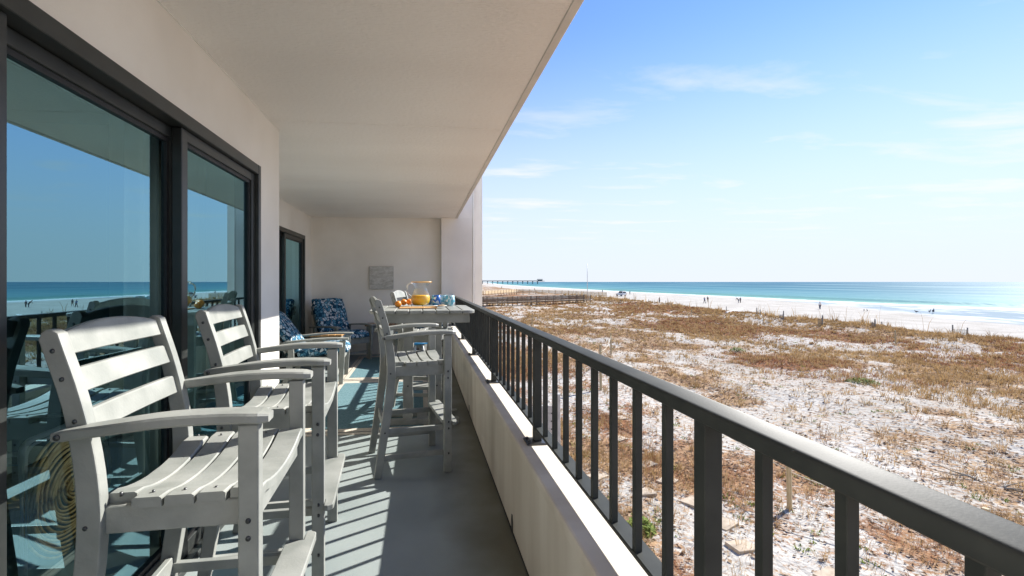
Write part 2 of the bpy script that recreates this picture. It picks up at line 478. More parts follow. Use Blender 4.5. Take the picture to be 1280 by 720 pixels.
# ------------------------------------------------------------------ numpy noise and terrain
def vnoise(x, y, seed=0):
    xi = np.floor(x).astype(np.int64); yi = np.floor(y).astype(np.int64)
    xf = x - xi; yf = y - yi
    u = xf * xf * (3 - 2 * xf); v = yf * yf * (3 - 2 * yf)
    def h(a, b_):
        n_ = (a * 374761393 + b_ * 668265263 + seed * 974634777) & 0xffffffff
        n_ = ((n_ ^ (n_ >> 13)) * 1274126177) & 0xffffffff
        return ((n_ ^ (n_ >> 16)) & 0xffff) / 65535.0
    a = h(xi, yi); b_ = h(xi + 1, yi); c = h(xi, yi + 1); d = h(xi + 1, yi + 1)
    return (a * (1 - u) + b_ * u) * (1 - v) + (c * (1 - u) + d * u) * v
def fbm(x, y, seed=0, oct=4):
    s = 0; a = 0.5; tot = 0
    for i in range(oct):
        s = s + a * vnoise(x * 2 ** i, y * 2 ** i, seed + i * 17); tot += a; a *= 0.5
    return s / tot

WATER_Z = -4.55
def shore(D):       # where the waterline lies, measured across from the balcony
    return np.interp(D, [-3000, -300, 0, 81, 130, 265, 560, 985, 1500, 4000], [260, 165, 134, 121, 115, 112, 126, 160, 225, 560])
def wetline(D):
    return np.interp(D, [-3000, -300, 0, 50, 67, 102, 135, 265, 560, 985, 1500, 4000], [240, 130, 76, 75, 82, 99, 109, 109, 123, 157, 222, 557])
def crest(D):
    return np.interp(D, [-3000, -100, 30, 134, 300, 560, 985, 1500, 4000], [190, 60, 49, 51, 58, 76, 108, 172, 500])
def smooth(x):
    x = np.clip(x, 0, 1); return x * x * (3 - 2 * x)
def ground_z(X, D):
    X = np.asarray(X, float); D = np.asarray(D, float)
    cx = crest(D) + 2.5 * (fbm(D / 14, X * 0 + 3.1, 5, 3) - 0.5) * 2
    sh = shore(D)
    hum = (fbm(X / 7, D / 7, 11, 4) - 0.5) * 0.7 * smooth((X - 2) / 8) + (fbm(X / 1.3, D / 1.3, 31, 3) - 0.5) * 0.14
    dune = np.exp(-((X - cx) / 5.0) ** 2) * (0.12 + 0.75 * fbm(D / 9, X / 16, 21, 3))
    beach = smooth((X - cx - 2) / 7)
    inland = -4.2 + hum * (1 - beach) + dune * (1 - beach * 0.6)
    # swale of rough hummocks before the crest, far along
    inland = inland + 0.15 * smooth((D - 55) / 50) * (1 - beach) * fbm(X / 10, D / 10, 41, 3)
    bz = -4.42 + (WATER_Z + 0.02 + 4.42) * np.clip((X - cx - 6) / np.maximum(sh - cx - 6, 1), 0, 1) + (fbm(X / 2.5, D / 2.5, 51, 2) - 0.5) * 0.05 * (1 - smooth((X - wetline(D) + 4) / 6))
    under = -np.clip(X - sh, 0, 60) * 0.03
    return inland * (1 - beach) + bz * beach + under
def veg_mask(X, D):
    """0..1 cover of dry plants"""
    n_ = fbm(X / 5.0, D / 7.0, 71, 5)
    band = 0.11 * np.exp(-((X - 33) / 13) ** 2) + 0.03 * smooth((D - 30) / 40)
    bare = 0.17 * np.exp(-((D - 22) / 9) ** 2) * np.exp(-((X - 14) / 8) ** 2)
    bare = bare + 0.13 * np.exp(-((D - 88) / 20) ** 2) * np.exp(-((X - 22) / 14) ** 2)
    bare = bare + 0.16 * np.exp(-((D - 9) / 7) ** 2) * np.exp(-((X - 21) / 9) ** 2)
    beach = smooth((X - crest(D) - 2) / 4)
    cr_ = 0.22 * np.exp(-((X - crest(D)) / 4.5) ** 2)
    n2 = fbm(X / 1.7, D / 2.6, 73, 3)
    return np.clip((n_ * 0.60 + n2 * 0.50 - 0.575 + band + cr_ * 0.8 - bare + 0.11 * np.exp(-(X / 8) ** 2)) * 4.5, 0, 1) * (1 - beach)
def litter_mask(X, D):
    m_ = fbm(X / 1.5, D / 2.1, 201, 3) * 0.62 + fbm(X / 5, D / 8, 211, 3) * 0.62 + 0.17 * np.exp(-(X / 9) ** 2) + 0.12 * veg_mask(X, D)
    return np.clip((m_ - 0.57) * 4.5, 0, 1)
def red_mask(X, D):
    n_ = fbm(X / 8.0 + 9, D / 14.0, 91, 4)
    return np.clip((n_ - 0.50 + 0.16 * np.exp(-((X - 36) / 10) ** 2)) * 5.0, 0, 1)

def grid_mesh(name, xs, ys, zf, material, attrs=None):
    X, Y = np.meshgrid(xs, ys, indexing='ij')
    Z = zf(X, Y)
    nx, ny = len(xs), len(ys)
    co = np.stack([X.ravel(), Y.ravel(), Z.ravel()], 1).astype(np.float32)
    i, j = np.meshgrid(np.arange(nx - 1), np.arange(ny - 1), indexing='ij')
    a = (i * ny + j).ravel()
    quads = np.stack([a, a + ny, a + ny + 1, a + 1], 1).astype(np.int32)
    me = mesh_arrays(name, co, quads, material)
    me_o = bpy.data.objects.new(name, me); COL.objects.link(me_o)
    me.polygons.foreach_set('use_smooth', np.ones(len(quads), bool))
    if attrs:
        for k, fn in attrs.items():
            at_ = me.attributes.new(k, 'FLOAT', 'POINT')
            at_.data.foreach_set('value', fn(X, Y).ravel().astype(np.float32))
    me.update()
    return me_o

def mesh_arrays(name, co, faces, materials):
    me = bpy.data.meshes.new(name)
    nf, k = faces.shape
    me.vertices.add(len(co)); me.vertices.foreach_set('co', np.asarray(co, np.float32).ravel())
    me.loops.add(nf * k); me.loops.foreach_set('vertex_index', faces.astype(np.int32).ravel())
    me.polygons.add(nf)
    me.polygons.foreach_set('loop_start', (np.arange(nf) * k).astype(np.int32))
    try: me.polygons.foreach_set('loop_total', np.full(nf, k, np.int32))
    except Exception: pass
    me.update(calc_edges=True)
    if not isinstance(materials, (list, tuple)): materials = [materials]
    for m_ in materials: me.materials.append(m_)
    return me

# sand with plant litter, seaweed stain and wet shine
m = mat('dune_sand', (0.7, 0.68, 0.64), 0.9, 0, 0.0)
t, n, l, b = nodes(m)
tcn = n('ShaderNodeTexCoord')
aveg = n('ShaderNodeAttribute'); aveg.attribute_name = 'veg'
ared = n('ShaderNodeAttribute'); ared.attribute_name = 'red'
awet = n('ShaderNodeAttribute'); awet.attribute_name = 'wet'
abea = n('ShaderNodeAttribute'); abea.attribute_name = 'beach'
sn = n('ShaderNodeTexNoise'); sn.inputs['Scale'].default_value = 0.35; sn.inputs['Detail'].default_value = 8; l(tcn.outputs['Object'], sn.inputs['Vector'])
sr = n('ShaderNodeValToRGB'); sr.color_ramp.elements[0].position = 0.3; sr.color_ramp.elements[0].color = (0.375, 0.352, 0.315, 1)
sr.color_ramp.elements[1].position = 0.65; sr.color_ramp.elements[1].color = (0.475, 0.452, 0.415, 1); l(sn.outputs['Fac'], sr.inputs[0])
# litter speckle, fine
f1 = n('ShaderNodeTexNoise'); f1.inputs['Scale'].default_value = 5.5; f1.inputs['Detail'].default_value = 10; f1.inputs['Roughness'].default_value = 0.78
l(tcn.outputs['Object'], f1.inputs['Vector'])
fa = n('ShaderNodeMath'); fa.operation = 'MULTIPLY_ADD'; fa.inputs[1].default_value = 0.20
alit = n('ShaderNodeAttribute'); alit.attribute_name = 'litter'; l(alit.outputs['Fac'], fa.inputs[0]); l(f1.outputs['Fac'], fa.inputs[2])
fr = n('ShaderNodeMapRange'); fr.inputs['From Min'].default_value = 0.475; fr.inputs['From Max'].default_value = 0.57
f3 = n('ShaderNodeTexNoise'); f3.inputs['Scale'].default_value = 0.55; f3.inputs['Detail'].default_value = 5; l(tcn.outputs['Object'], f3.inputs['Vector'])
f4 = n('ShaderNodeMath'); f4.operation = 'MULTIPLY_ADD'; f4.inputs[1].default_value = 0.2; f4.inputs[2].default_value = -0.128; l(f3.outputs['Fac'], f4.inputs[0])
f5 = n('ShaderNodeMath'); f5.operation = 'ADD'; l(f4.outputs[0], f5.inputs[0]); l(fa.outputs[0], f5.inputs[1]); l(f5.outputs[0], fr.inputs['Value'])
nb = n('ShaderNodeMath'); nb.operation = 'SUBTRACT'; nb.inputs[0].default_value = 1.0; l(abea.outputs['Fac'], nb.inputs[1])
fm = n('ShaderNodeMath'); fm.operation = 'MULTIPLY'; l(fr.outputs[0], fm.inputs[0]); l(nb.outputs[0], fm.inputs[1])
f2 = n('ShaderNodeTexNoise'); f2.inputs['Scale'].default_value = 2.2; f2.inputs['Detail'].default_value = 9; f2.inputs['Roughness'].default_value = 0.7
l(tcn.outputs['Object'], f2.inputs['Vector'])
lr = n('ShaderNodeValToRGB'); e = lr.color_ramp.elements
e[0].position = 0.32; e[0].color = (0.16, 0.09, 0.05, 1); e[1].position = 0.68; e[1].color = (0.45, 0.32, 0.19, 1)
q = e.new(0.5); q.color = (0.30, 0.20, 0.125, 1)
l(f2.outputs['Fac'], lr.inputs[0])
rm = n('ShaderNodeMix'); rm.data_type = 'RGBA'; rm.inputs[7].default_value = (0.22, 0.085, 0.04, 1)
rf = n('ShaderNodeMath'); rf.operation = 'MULTIPLY'; rf.inputs[1].default_value = 0.6; l(ared.outputs['Fac'], rf.inputs[0])
l(rf.outputs[0], rm.inputs[0]); l(lr.outputs[0], rm.inputs[6])
sm = n('ShaderNodeMix'); sm.data_type = 'RGBA'; l(fm.outputs[0], sm.inputs[0]); l(sr.outputs[0], sm.inputs[6]); l(rm.outputs[2], sm.inputs[7])
# wet sand with left-over foam
wn = n('ShaderNodeTexNoise'); wn.inputs['Scale'].default_value = 0.16; wn.inputs['Detail'].default_value = 8; wn.inputs['Roughness'].default_value = 0.65
mpw = n('ShaderNodeMapping'); mpw.inputs['Scale'].default_value = (1.6, 0.6, 1); l(tcn.outputs['Object'], mpw.inputs[0]); l(mpw.outputs[0], wn.inputs['Vector'])
wr = n('ShaderNodeMapRange'); wr.inputs['From Min'].default_value = 0.47; wr.inputs['From Max'].default_value = 0.56; l(wn.outputs['Fac'], wr.inputs['Value'])
wc = n('ShaderNodeMix'); wc.data_type = 'RGBA'; wc.inputs[6].default_value = (0.27, 0.325, 0.36, 1); wc.inputs[7].default_value = (0.55, 0.565, 0.575, 1)
l(wr.outputs[0], wc.inputs[0])
wm = n('ShaderNodeMix'); wm.data_type = 'RGBA'; l(awet.outputs['Fac'], wm.inputs[0]); l(sm.outputs[2], wm.inputs[6]); l(wc.outputs[2], wm.inputs[7])
l(wm.outputs[2], b.inputs['Base Color'])
ro = n('ShaderNodeMapRange'); ro.inputs['To Min'].default_value = 0.9; ro.inputs['To Max'].default_value = 0.22; l(awet.outputs['Fac'], ro.inputs['Value']); l(ro.outputs[0], b.inputs['Roughness'])
bn = n('ShaderNodeTexNoise'); bn.inputs['Scale'].default_value = 4.0; bn.inputs['Detail'].default_value = 7; l(tcn.outputs['Object'], bn.inputs['Vector'])
bs = n('ShaderNodeMath'); bs.operation = 'SUBTRACT'; bs.inputs[0].default_value = 1.0; l(awet.outputs['Fac'], bs.inputs[1])
bst = n('ShaderNodeMath'); bst.operation = 'MULTIPLY'; bst.inputs[1].default_value = 0.9; l(bs.outputs[0], bst.inputs[0])
bp = n('ShaderNodeBump'); bp.inputs['Distance'].default_value = 0.12; l(bst.outputs[0], bp.inputs['Strength']); l(bn.outputs['Fac'], bp.inputs['Height']); l(bp.outputs[0], b.inputs['Normal'])
M['sand'] = m

def axis(*segs):
    out_ = []
    for a, b_, s_ in segs:
        out_ += list(np.arange(a, b_, s_))
    out_.append(segs[-1][1])
    return np.array(out_)
xs = axis((-6000, -400, 800), (-400, -20, 60), (-20, 0, 5), (0, 66, 0.55), (66, 170, 3), (170, 700, 30))
ys = axis((-3000, -200, 350), (-200, -30, 20), (-30, 0, 2.5), (0, 70, 0.55), (70, 190, 1.6), (190, 400, 10), (400, 1400, 40), (1400, 5000, 400))
ground = grid_mesh('beach_ground', xs, ys, ground_z, M['sand'], dict(
    veg=veg_mask, red=red_mask, litter=litter_mask,
    wet=lambda X, Y: smooth((X - wetline(Y) + 3 * (fbm(Y / 9, X * 0, 3, 3) - .5) * 2) / 3.0),
    beach=lambda X, Y: smooth((X - crest(Y) - 3 - 5 * (fbm(X / 3, Y / 3, 8, 3) - .5)) / 3.0)))
tag(ground, kind='structure')

# ------------------------------------------------------------------ sea
m = mat('sea_water', (0.05, 0.3, 0.35), 0.6, 0, 0.0)
t, n, l, b = nodes(m)
asd = n('ShaderNodeAttribute'); asd.attribute_name = 'off'
aal = n('ShaderNodeAttribute'); aal.attribute_name = 'along'
lg = n('ShaderNodeMath'); lg.operation = 'LOGARITHM'; lg.inputs[1].default_value = 10
mxn = n('ShaderNodeMath'); mxn.operation = 'MAXIMUM'; mxn.inputs[1].default_value = 1.0; l(asd.outputs['Fac'], mxn.inputs[0]); l(mxn.outputs[0], lg.inputs[0])
cbx = n('ShaderNodeCombineXYZ')
a1 = n('ShaderNodeMath'); a1.operation = 'MULTIPLY'; a1.inputs[1].default_value = 9.0; l(lg.outputs[0], a1.inputs[0])
a2 = n('ShaderNodeMath'); a2.operation = 'MULTIPLY'; a2.inputs[1].default_value = 0.0035; l(aal.outputs['Fac'], a2.inputs[0])
l(a1.outputs[0], cbx.inputs[0]); l(a2.outputs[0], cbx.inputs[1])
bnz = n('ShaderNodeTexNoise'); bnz.inputs['Scale'].default_value = 1.0; bnz.inputs['Detail'].default_value = 5; bnz.inputs['Roughness'].default_value = 0.6; l(cbx.outputs[0], bnz.inputs['Vector'])
# deeper water is bluer; sandbars show as pale bands
dr = n('ShaderNodeMapRange'); dr.inputs['From Min'].default_value = 1.1; dr.inputs['From Max'].default_value = 3.1; l(lg.outputs[0], dr.inputs['Value'])
cr1 = n('ShaderNodeValToRGB'); e = cr1.color_ramp.elements
e[0].position = 0.0; e[0].color = (0.15, 0.30, 0.25, 1); e[1].position = 1.0; e[1].color = (0.022, 0.11, 0.18, 1)
q = e.new(0.16); q.color = (0.10, 0.25, 0.265, 1); q = e.new(0.45); q.color = (0.055, 0.18, 0.23, 1); q = e.new(0.8); q.color = (0.03, 0.12, 0.18, 1)
l(dr.outputs[0], cr1.inputs[0])
br = n('ShaderNodeMapRange'); br.inputs['From Min'].default_value = 0.47; br.inputs['From Max'].default_value = 0.66; br.inputs['To Max'].default_value = 0.6; l(bnz.outputs['Fac'], br.inputs['Value'])
bm1 = n('ShaderNodeMix'); bm1.data_type = 'RGBA'; bm1.inputs[7].default_value = (0.18, 0.31, 0.34, 1); l(br.outputs[0], bm1.inputs[0]); l(cr1.outputs[0], bm1.inputs[6])
dk = n('ShaderNodeMapRange'); dk.inputs['From Min'].default_value = 0.45; dk.inputs['From Max'].default_value = 0.30; dk.inputs['To Max'].default_value = 0.55; l(bnz.outputs['Fac'], dk.inputs['Value'])
bm2 = n('ShaderNodeMix'); bm2.data_type = 'RGBA'; bm2.inputs[7].default_value = (0.012, 0.09, 0.15, 1); l(dk.outputs[0], bm2.inputs[0]); l(bm1.outputs[2], bm2.inputs[6])
# foam: wash at the edge and on the breaking wave
afo = n('ShaderNodeAttribute'); afo.attribute_name = 'foam'
tcn = n('ShaderNodeTexCoord')
fn = n('ShaderNodeTexNoise'); fn.inputs['Scale'].default_value = 0.35; fn.inputs['Detail'].default_value = 9; fn.inputs['Roughness'].default_value = 0.7; l(tcn.outputs['Object'], fn.inputs['Vector'])
fs = n('ShaderNodeMath'); fs.operation = 'ADD'; l(fn.outputs['Fac'], fs.inputs[0]); l(afo.outputs['Fac'], fs.inputs[1])
fq = n('ShaderNodeMapRange'); fq.inputs['From Min'].default_value = 0.98; fq.inputs['From Max'].default_value = 1.1; l(fs.outputs[0], fq.inputs['Value'])
fx = n('ShaderNodeMix'); fx.data_type = 'RGBA'; fx.inputs[7].default_value = (0.66, 0.67, 0.67, 1); l(fq.outputs[0], fx.inputs[0]); l(bm2.outputs[2], fx.inputs[6])
l(fx.outputs[2], b.inputs['Base Color'])
wb = n('ShaderNodeTexNoise'); wb.inputs['Scale'].default_value = 0.5; wb.inputs['Detail'].default_value = 6
mpb = n('ShaderNodeMapping'); mpb.inputs['Scale'].default_value = (1.4, 0.5, 1); l(tcn.outputs['Object'], mpb.inputs[0]); l(mpb.outputs[0], wb.inputs['Vector'])
bp = n('ShaderNodeBump'); bp.inputs['Strength'].default_value = 0.5; bp.inputs['Distance'].default_value = 0.4; l(wb.outputs['Fac'], bp.inputs['Height']); l(bp.outputs[0], b.inputs['Normal'])
gl_ = n('ShaderNodeBsdfGlossy'); gl_.inputs['Roughness'].default_value = 0.25; l(bp.outputs[0], gl_.inputs['Normal'])
ms_ = n('ShaderNodeMixShader'); ms_.inputs[0].default_value = 0.10
l(b.outputs[0], ms_.inputs[1]); l(gl_.outputs[0], ms_.inputs[2]); l(ms_.outputs[0], t.nodes['Material Output'].inputs[0])
M['sea'] = m

offs = axis((-4, 50, 1.2), (50, 200, 8), (200, 1000, 60), (1000, 9000, 800))
als = axis((-6000, -300, 400), (-300, 0, 30), (0, 300, 4), (300, 1200, 25), (1200, 8000, 600))
O, A = np.meshgrid(offs, als, indexing='ij')
SX = shore(A) + O
wob = (fbm(A / 60, A * 0 + 7, 5, 3) - 0.5) * 10
wave = 0.62 * np.exp(-((O - 21 - wob) / 2.0) ** 2) * (0.4 + fbm(A / 40, A * 0 + 2, 6, 2)) + 0.16 * np.exp(-((O - 36 - wob) / 3.5) ** 2)
SZ = WATER_Z + wave + 0.02 * np.sin(O * 0.7 + A * 0.05)
co = np.stack([SX.ravel(), A.ravel(), SZ.ravel()], 1)
nyy = len(als)
ii, jj = np.meshgrid(np.arange(len(offs) - 1), np.arange(nyy - 1), indexing='ij')
a = (ii * nyy + jj).ravel()
me = mesh_arrays('sea', co, np.stack([a, a + nyy, a + nyy + 1, a + 1], 1), M['sea'])
me.polygons.foreach_set('use_smooth', np.ones(len(a), bool))
foam = 0.75 * np.exp(-((O - 3) / 7.5) ** 2) + (0.25 + 0.5 * smooth((A * -1 + 110) / 60)) * np.exp(-((O - 19 - wob) / 2.2) ** 2)
for k_, v_ in (('off', O), ('along', A), ('foam', foam)):
    q = me.attributes.new(k_, 'FLOAT', 'POINT'); q.data.foreach_set('value', v_.ravel().astype(np.float32))
sea = bpy.data.objects.new('sea', me); COL.objects.link(sea)
tag(sea, kind='structure')

# ------------------------------------------------------------------ the building round the balcony
XW, XR, DW, DRET, ZC = -1.057, -1.91, 8.6, 3.71, 2.44
XP0, XP1 = 0.473, 0.652
fl = MB().box(-1.90, XP0 + 0.01, -3.0, DW + 0.02, -0.25, 0.0).build('balcony_floor', M['floor'])
tag(fl, kind='structure')

bld = empty('apartment_building', (0, 0, 0))
tag(bld, 'cream stucco apartment building enclosing the balcony, with dark sliding doors', 'building')
# side wall with opening for the big sliding door: D 0.40..3.27, z 0..2.06
w = MB()
w.box(XW - 0.2, XW, -3.0, 0.40, 0.0, ZC)
w.box(XW - 0.2, XW, 3.27, DRET, 0.0, ZC)
w.box(XW - 0.2, XW, 0.40, 3.27, 2.062, ZC)
w.box(XR - 0.2, XW - 0.2, DRET - 0.2, DRET, 0.0, ZC)
w.box(XR - 0.2, XR, DRET, 5.85, 0, ZC)
w.box(XR - 0.2, XR, 8.12, DW + 0.2, 0, ZC)
w.box(XR - 0.2, XR, 5.85, 8.12, 2.062, ZC)
w.build('side_wall', M['stucco'], bld)
MB().box(XR, 0.36, DW, DW + 0.2, 0.0, ZC).build('end_wall', M['stucco'], bld)
cl = MB().box(XR - 0.2, 0.611, -3.0, DW + 0.2, ZC, ZC + 0.22)
for sd_ in (-0.4, 1.55, 3.50, 5.50, 7.45):
    cl.box((XW if sd_ < DRET else XR) + 0.01, 0.588, sd_ - 0.012, sd_ + 0.012, ZC - 0.0025, ZC + 0.01)
cl.build('ceiling', M['ceiling'], bld)
fa_ = MB()
fa_.box(0.612, 0.655, -3.0, DW - 0.1, ZC - 0.006, ZC + 0.24, bev=0.003)
fa_.build('fascia', M['fascia'], bld)
# thin bead of caulk where wall meets ceiling
cb_ = MB()
cb_.box(XW, XW + 0.008, -3, DRET, ZC - 0.008, ZC - 0.001)
cb_.box(XR, XR + 0.008, DRET, DW, ZC - 0.008, ZC - 0.001)
cb_.build('caulk_bead', M['trim'], bld)
# fin at the far end, rising past the slab edge
MB().box(0.362, 0.925, DW - 0.16, DW + 0.25, 0.0, ZC - 0.002, bev=0.004).box(0.67, 0.925, DW - 0.158, DW + 0.25, ZC - 0.002, 6.5).box(0.50, 0.925, DW - 0.12, DW + 0.25, -4.6, 0.0).build('column', M['stucco'], bld)
MB().box(0.927, 0.945, DW - 0.17, DW + 0.2, -4.6, 6.5, bev=0.003).build('bright_edge_strip', M['trim'], bld)  # pale strip added; its colour stands in for a bright edge line
MB().box(0.947, 1.12, DW + 0.0, DW + 0.6, -4.6, 6.5).build('outer_fin', M['stucco'], bld)
MB().box(-1.9, 0.648, -3.0, DW + 0.1, -0.45, -0.252).box(-8, 0.3, -3, DW, -4.8, -0.452).build('lower_storey', M['stucco'], bld)

def sliding_door(name, X, d0, d1, cuts, parent, label=None, near_proud=False):
    """frame in the wall face at X, from d0 to d1 along the balcony, meeting stiles at cuts"""
    e_ = empty(name); e_.parent = parent
    fr_ = MB()
    zt = 2.06
    x0, x1 = X - 0.14, X + 0.012
    fr_.box(x0, x1, d0, d0 + 0.05, 0.0, zt, bev=0.003)
    fr_.box(x0, x1, d1 - 0.045, d1, 0.0, zt, bev=0.003)
    fr_.box(x0, x1 - 0.002, d0 + 0.05, d1 - 0.045, zt - 0.062, zt, bev=0.003)
    fr_.box(x0, x1 + 0.01, d0 + 0.05, d1 - 0.045, 0.001, 0.035, bev=0.003)
    fr_.build('frame', M['bronze'], e_)
    edges = [d0 + 0.05] + cuts + [d1 - 0.045]
    for i in range(len(edges) - 1):
        a_, b_ = edges[i], edges[i + 1]
        proud = 0.0 if i % 2 else -0.045
        if near_proud and i == 0: proud = 0.0
        if near_proud and i == 1: proud = -0.045
        if near_proud and i == 2: proud = 0.0
        xa = X - 0.055 + proud; xb = X - 0.012 + proud
        sw = 0.055
        pnl = MB()
        e0 = a_ - (0.03 if i else 0); e1 = b_ + (0.03 if i < len(edges) - 2 else 0)
        pnl.box(xa, xb, e0, e0 + sw, 0.037, zt - 0.064, bev=0.003)
        pnl.box(xa, xb, e1 - sw, e1, 0.037, zt - 0.064, bev=0.003)
        pnl.box(xa, xb - 0.002, e0 + sw, e1 - sw, zt - 0.064 - 0.05, zt - 0.0645, bev=0.002)
        pnl.box(xa, xb - 0.002, e0 + sw, e1 - sw, 0.0375, 0.10, bev=0.002)
        # black glazing gasket
        g_ = 0.020
        pnl.box(xa + 0.008, xb - 0.012, e0 + sw, e0 + sw + g_, 0.10, zt - 0.114, mi=1)
        pnl.box(xa + 0.008, xb - 0.012, e1 - sw - g_, e1 - sw, 0.10, zt - 0.114, mi=1)
        pnl.box(xa + 0.008, xb - 0.012, e0 + sw + g_, e1 - sw - g_, zt - 0.114 - g_, zt - 0.114, mi=1)
        pnl.box(xa + 0.008, xb - 0.012, e0 + sw + g_, e1 - sw - g_, 0.10, 0.10 + g_, mi=1)
        pnl.build('sash', [M['bronze'], M['black']], e_)
        gx = (xa + xb) / 2 - 0.002
        gl = MB(); bmv = gl.bm
        vv = [bmv.verts.new(p) for p in ((gx, e0 + sw, 0.10), (gx, e1 - sw, 0.10), (gx, e1 - sw, zt - 0.114), (gx, e0 + sw, zt - 0.114))]
        bmv.faces.new(vv)
        gl.build('glass_pane', M['winglass'], e_)
    return e_
d1_ = sliding_door('sliding_door', XW, 0.40, 3.27, [1.345, 2.31], bld, near_proud=True)
d2_ = sliding_door('sliding_door', XR, 5.85, 8.12, [7.05], bld)

# rooms behind the glass
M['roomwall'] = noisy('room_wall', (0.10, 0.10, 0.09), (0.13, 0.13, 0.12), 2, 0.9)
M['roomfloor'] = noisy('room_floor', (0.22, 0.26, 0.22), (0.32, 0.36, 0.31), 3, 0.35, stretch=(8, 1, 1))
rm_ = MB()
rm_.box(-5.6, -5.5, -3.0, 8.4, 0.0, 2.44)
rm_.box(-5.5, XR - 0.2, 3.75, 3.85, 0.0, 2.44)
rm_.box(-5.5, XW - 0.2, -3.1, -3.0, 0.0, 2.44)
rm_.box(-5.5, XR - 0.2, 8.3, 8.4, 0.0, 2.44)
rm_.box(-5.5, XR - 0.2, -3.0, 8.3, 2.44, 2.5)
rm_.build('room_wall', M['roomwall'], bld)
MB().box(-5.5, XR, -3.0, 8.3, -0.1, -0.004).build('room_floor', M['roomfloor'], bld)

# sheer curtains
def curtain(X, d0, d1, label):
    mb = MB(); bmv = mb.bm
    k = int((d1 - d0) / 0.012)
    lo_, hi_ = [], []
    for i in range(k + 1):
        d = d0 + (d1 - d0) * i / k
        x = X + 0.03 * math.sin(d * 52) + 0.012 * math.sin(d * 23 + 1)
        lo_.append(bmv.verts.new((x, d, 0.05))); hi_.append(bmv.verts.new((X + (x - X) * 0.7, d, 2.2)))
    for i in range(k):
        f = bmv.faces.new([lo_[i], lo_[i + 1], hi_[i + 1], hi_[i]]); f.smooth = True
    o = mb.build('curtain', M['curtain'])
    sol = o.modifiers.new('thickness', 'SOLIDIFY'); sol.thickness = 0.002
    tag(o, label, 'curtain')
    return o
M['curtain'] = noisy('sheer_curtain', (0.42, 0.47, 0.42), (0.5, 0.55, 0.5), 6, 0.9)
curtain(XW - 0.42, 2.62, 3.5, 'pale sheer curtain hanging in folds behind the narrower right pane of the near sliding door')
curtain(XR - 0.30, 7.1, 7.9, 'pale curtain hanging behind the far sliding door beside the corner armchair')

# coiled rattan panel in a white frame, standing inside
rt = empty('rattan_chair', (-1.62, 2.43, 0), 0)
tag(rt, 'low chair with round coiled rattan side and white frame behind the near glass door', 'chair')
mb = MB()
for k in range(17):
    r_ = 0.012 + k * 0.0172
    pts = [(0.0 + 0.01 * math.sin(k), r_ * math.cos(q) * 0.98 + 0.006 * math.sin(3 * q + k), 0.335 + r_ * math.sin(q)) for q in [2 * PI * i / 40 for i in range(41)]]
    mb.tube(pts, 0.0066, 5)
mb.build('coiled_side', M['rattan'], rt)
mb = MB()
mb.box(-0.52, -0.03, -0.27, 0.27, 0.30, 0.36, bev=0.02, seg=2)
mb.build('seat', M['rattan'], rt)
mb = MB()
def rrect(w_, h_, r_, cz, k=5):
    pts = []
    for cx_, cz_, a0 in ((w_ - r_, h_ - r_, 0), (-w_ + r_, h_ - r_, PI / 2), (-w_ + r_, -h_ + r_, PI), (w_ - r_, -h_ + r_, 1.5 * PI)):
        for i in range(k + 1):
            q = a0 + PI / 2 * i / k
            pts.append((cx_ + r_ * math.cos(q), cz + cz_ + r_ * math.sin(q)))
    return pts
for dx_ in (0.022, -0.55):
    pts = [(dx_, p[0], p[1]) for p in rrect(0.31, 0.31, 0.05, 0.335)]
    mb.tube(pts + [pts[0]], 0.013, 8)
    mb.tube([(dx_, p[1], p[2]) for p in [(0, q[1] * 0.93, 0.335 + (q[2] - 0.335) * 0.93) for q in [(0, p_[0], p_[1]) for p_ in rrect(0.31, 0.31, 0.05, 0.335)]]][:], 0.006, 6)
for yy_, zz_ in ((-0.3, 0.6), (0.3, 0.6), (-0.3, 0.07), (0.3, 0.07)):
    mb.tube([(0.022, yy_, zz_), (-0.55, yy_, zz_)], 0.010, 8)
mb.build('frame', M['white'], rt)

# ------------------------------------------------------------------ parapet and railing
pw = MB()
prof = [(XP0, -0.45), (XP1, -0.45), (XP1, 0.517), (XP1 - 0.006, 0.523), (0.472, 0.523), (0.464, 0.520), (0.461, 0.512), (0.461, 0.485), (0.467, 0.474), (XP0, 0.466)]
pw.prism(prof, -3.0, DW - 0.165, axis='y')
par = pw.build('parapet_wall', M['parapet'])
tag(par, 'low cream painted concrete parapet wall under the dark railing', 'wall')
for k in range(3):
    d = [1.02 + 0.62, 4.62, 7.3][k]
    dd = at(641, 664, 0.0)[1] if k == 0 else d
    q = MB(); q.prism([(dd - 0.022, 0.0), (dd + 0.022, 0.0), (dd + 0.024, 0.05), (dd + 0.012, 0.085), (dd - 0.008, 0.088), (dd - 0.022, 0.055)], XP0 - 0.0025, XP0 + 0.004, axis='x')
    q.build('drain_hole', M['black'], par)
# dark sealant line at the foot
sl = MB(); sl.box(XP0 - 0.006, XP0 + 0.002, -3, DW - 0.17, 0.0, 0.007); sl.build('sealant', M['black'], par)

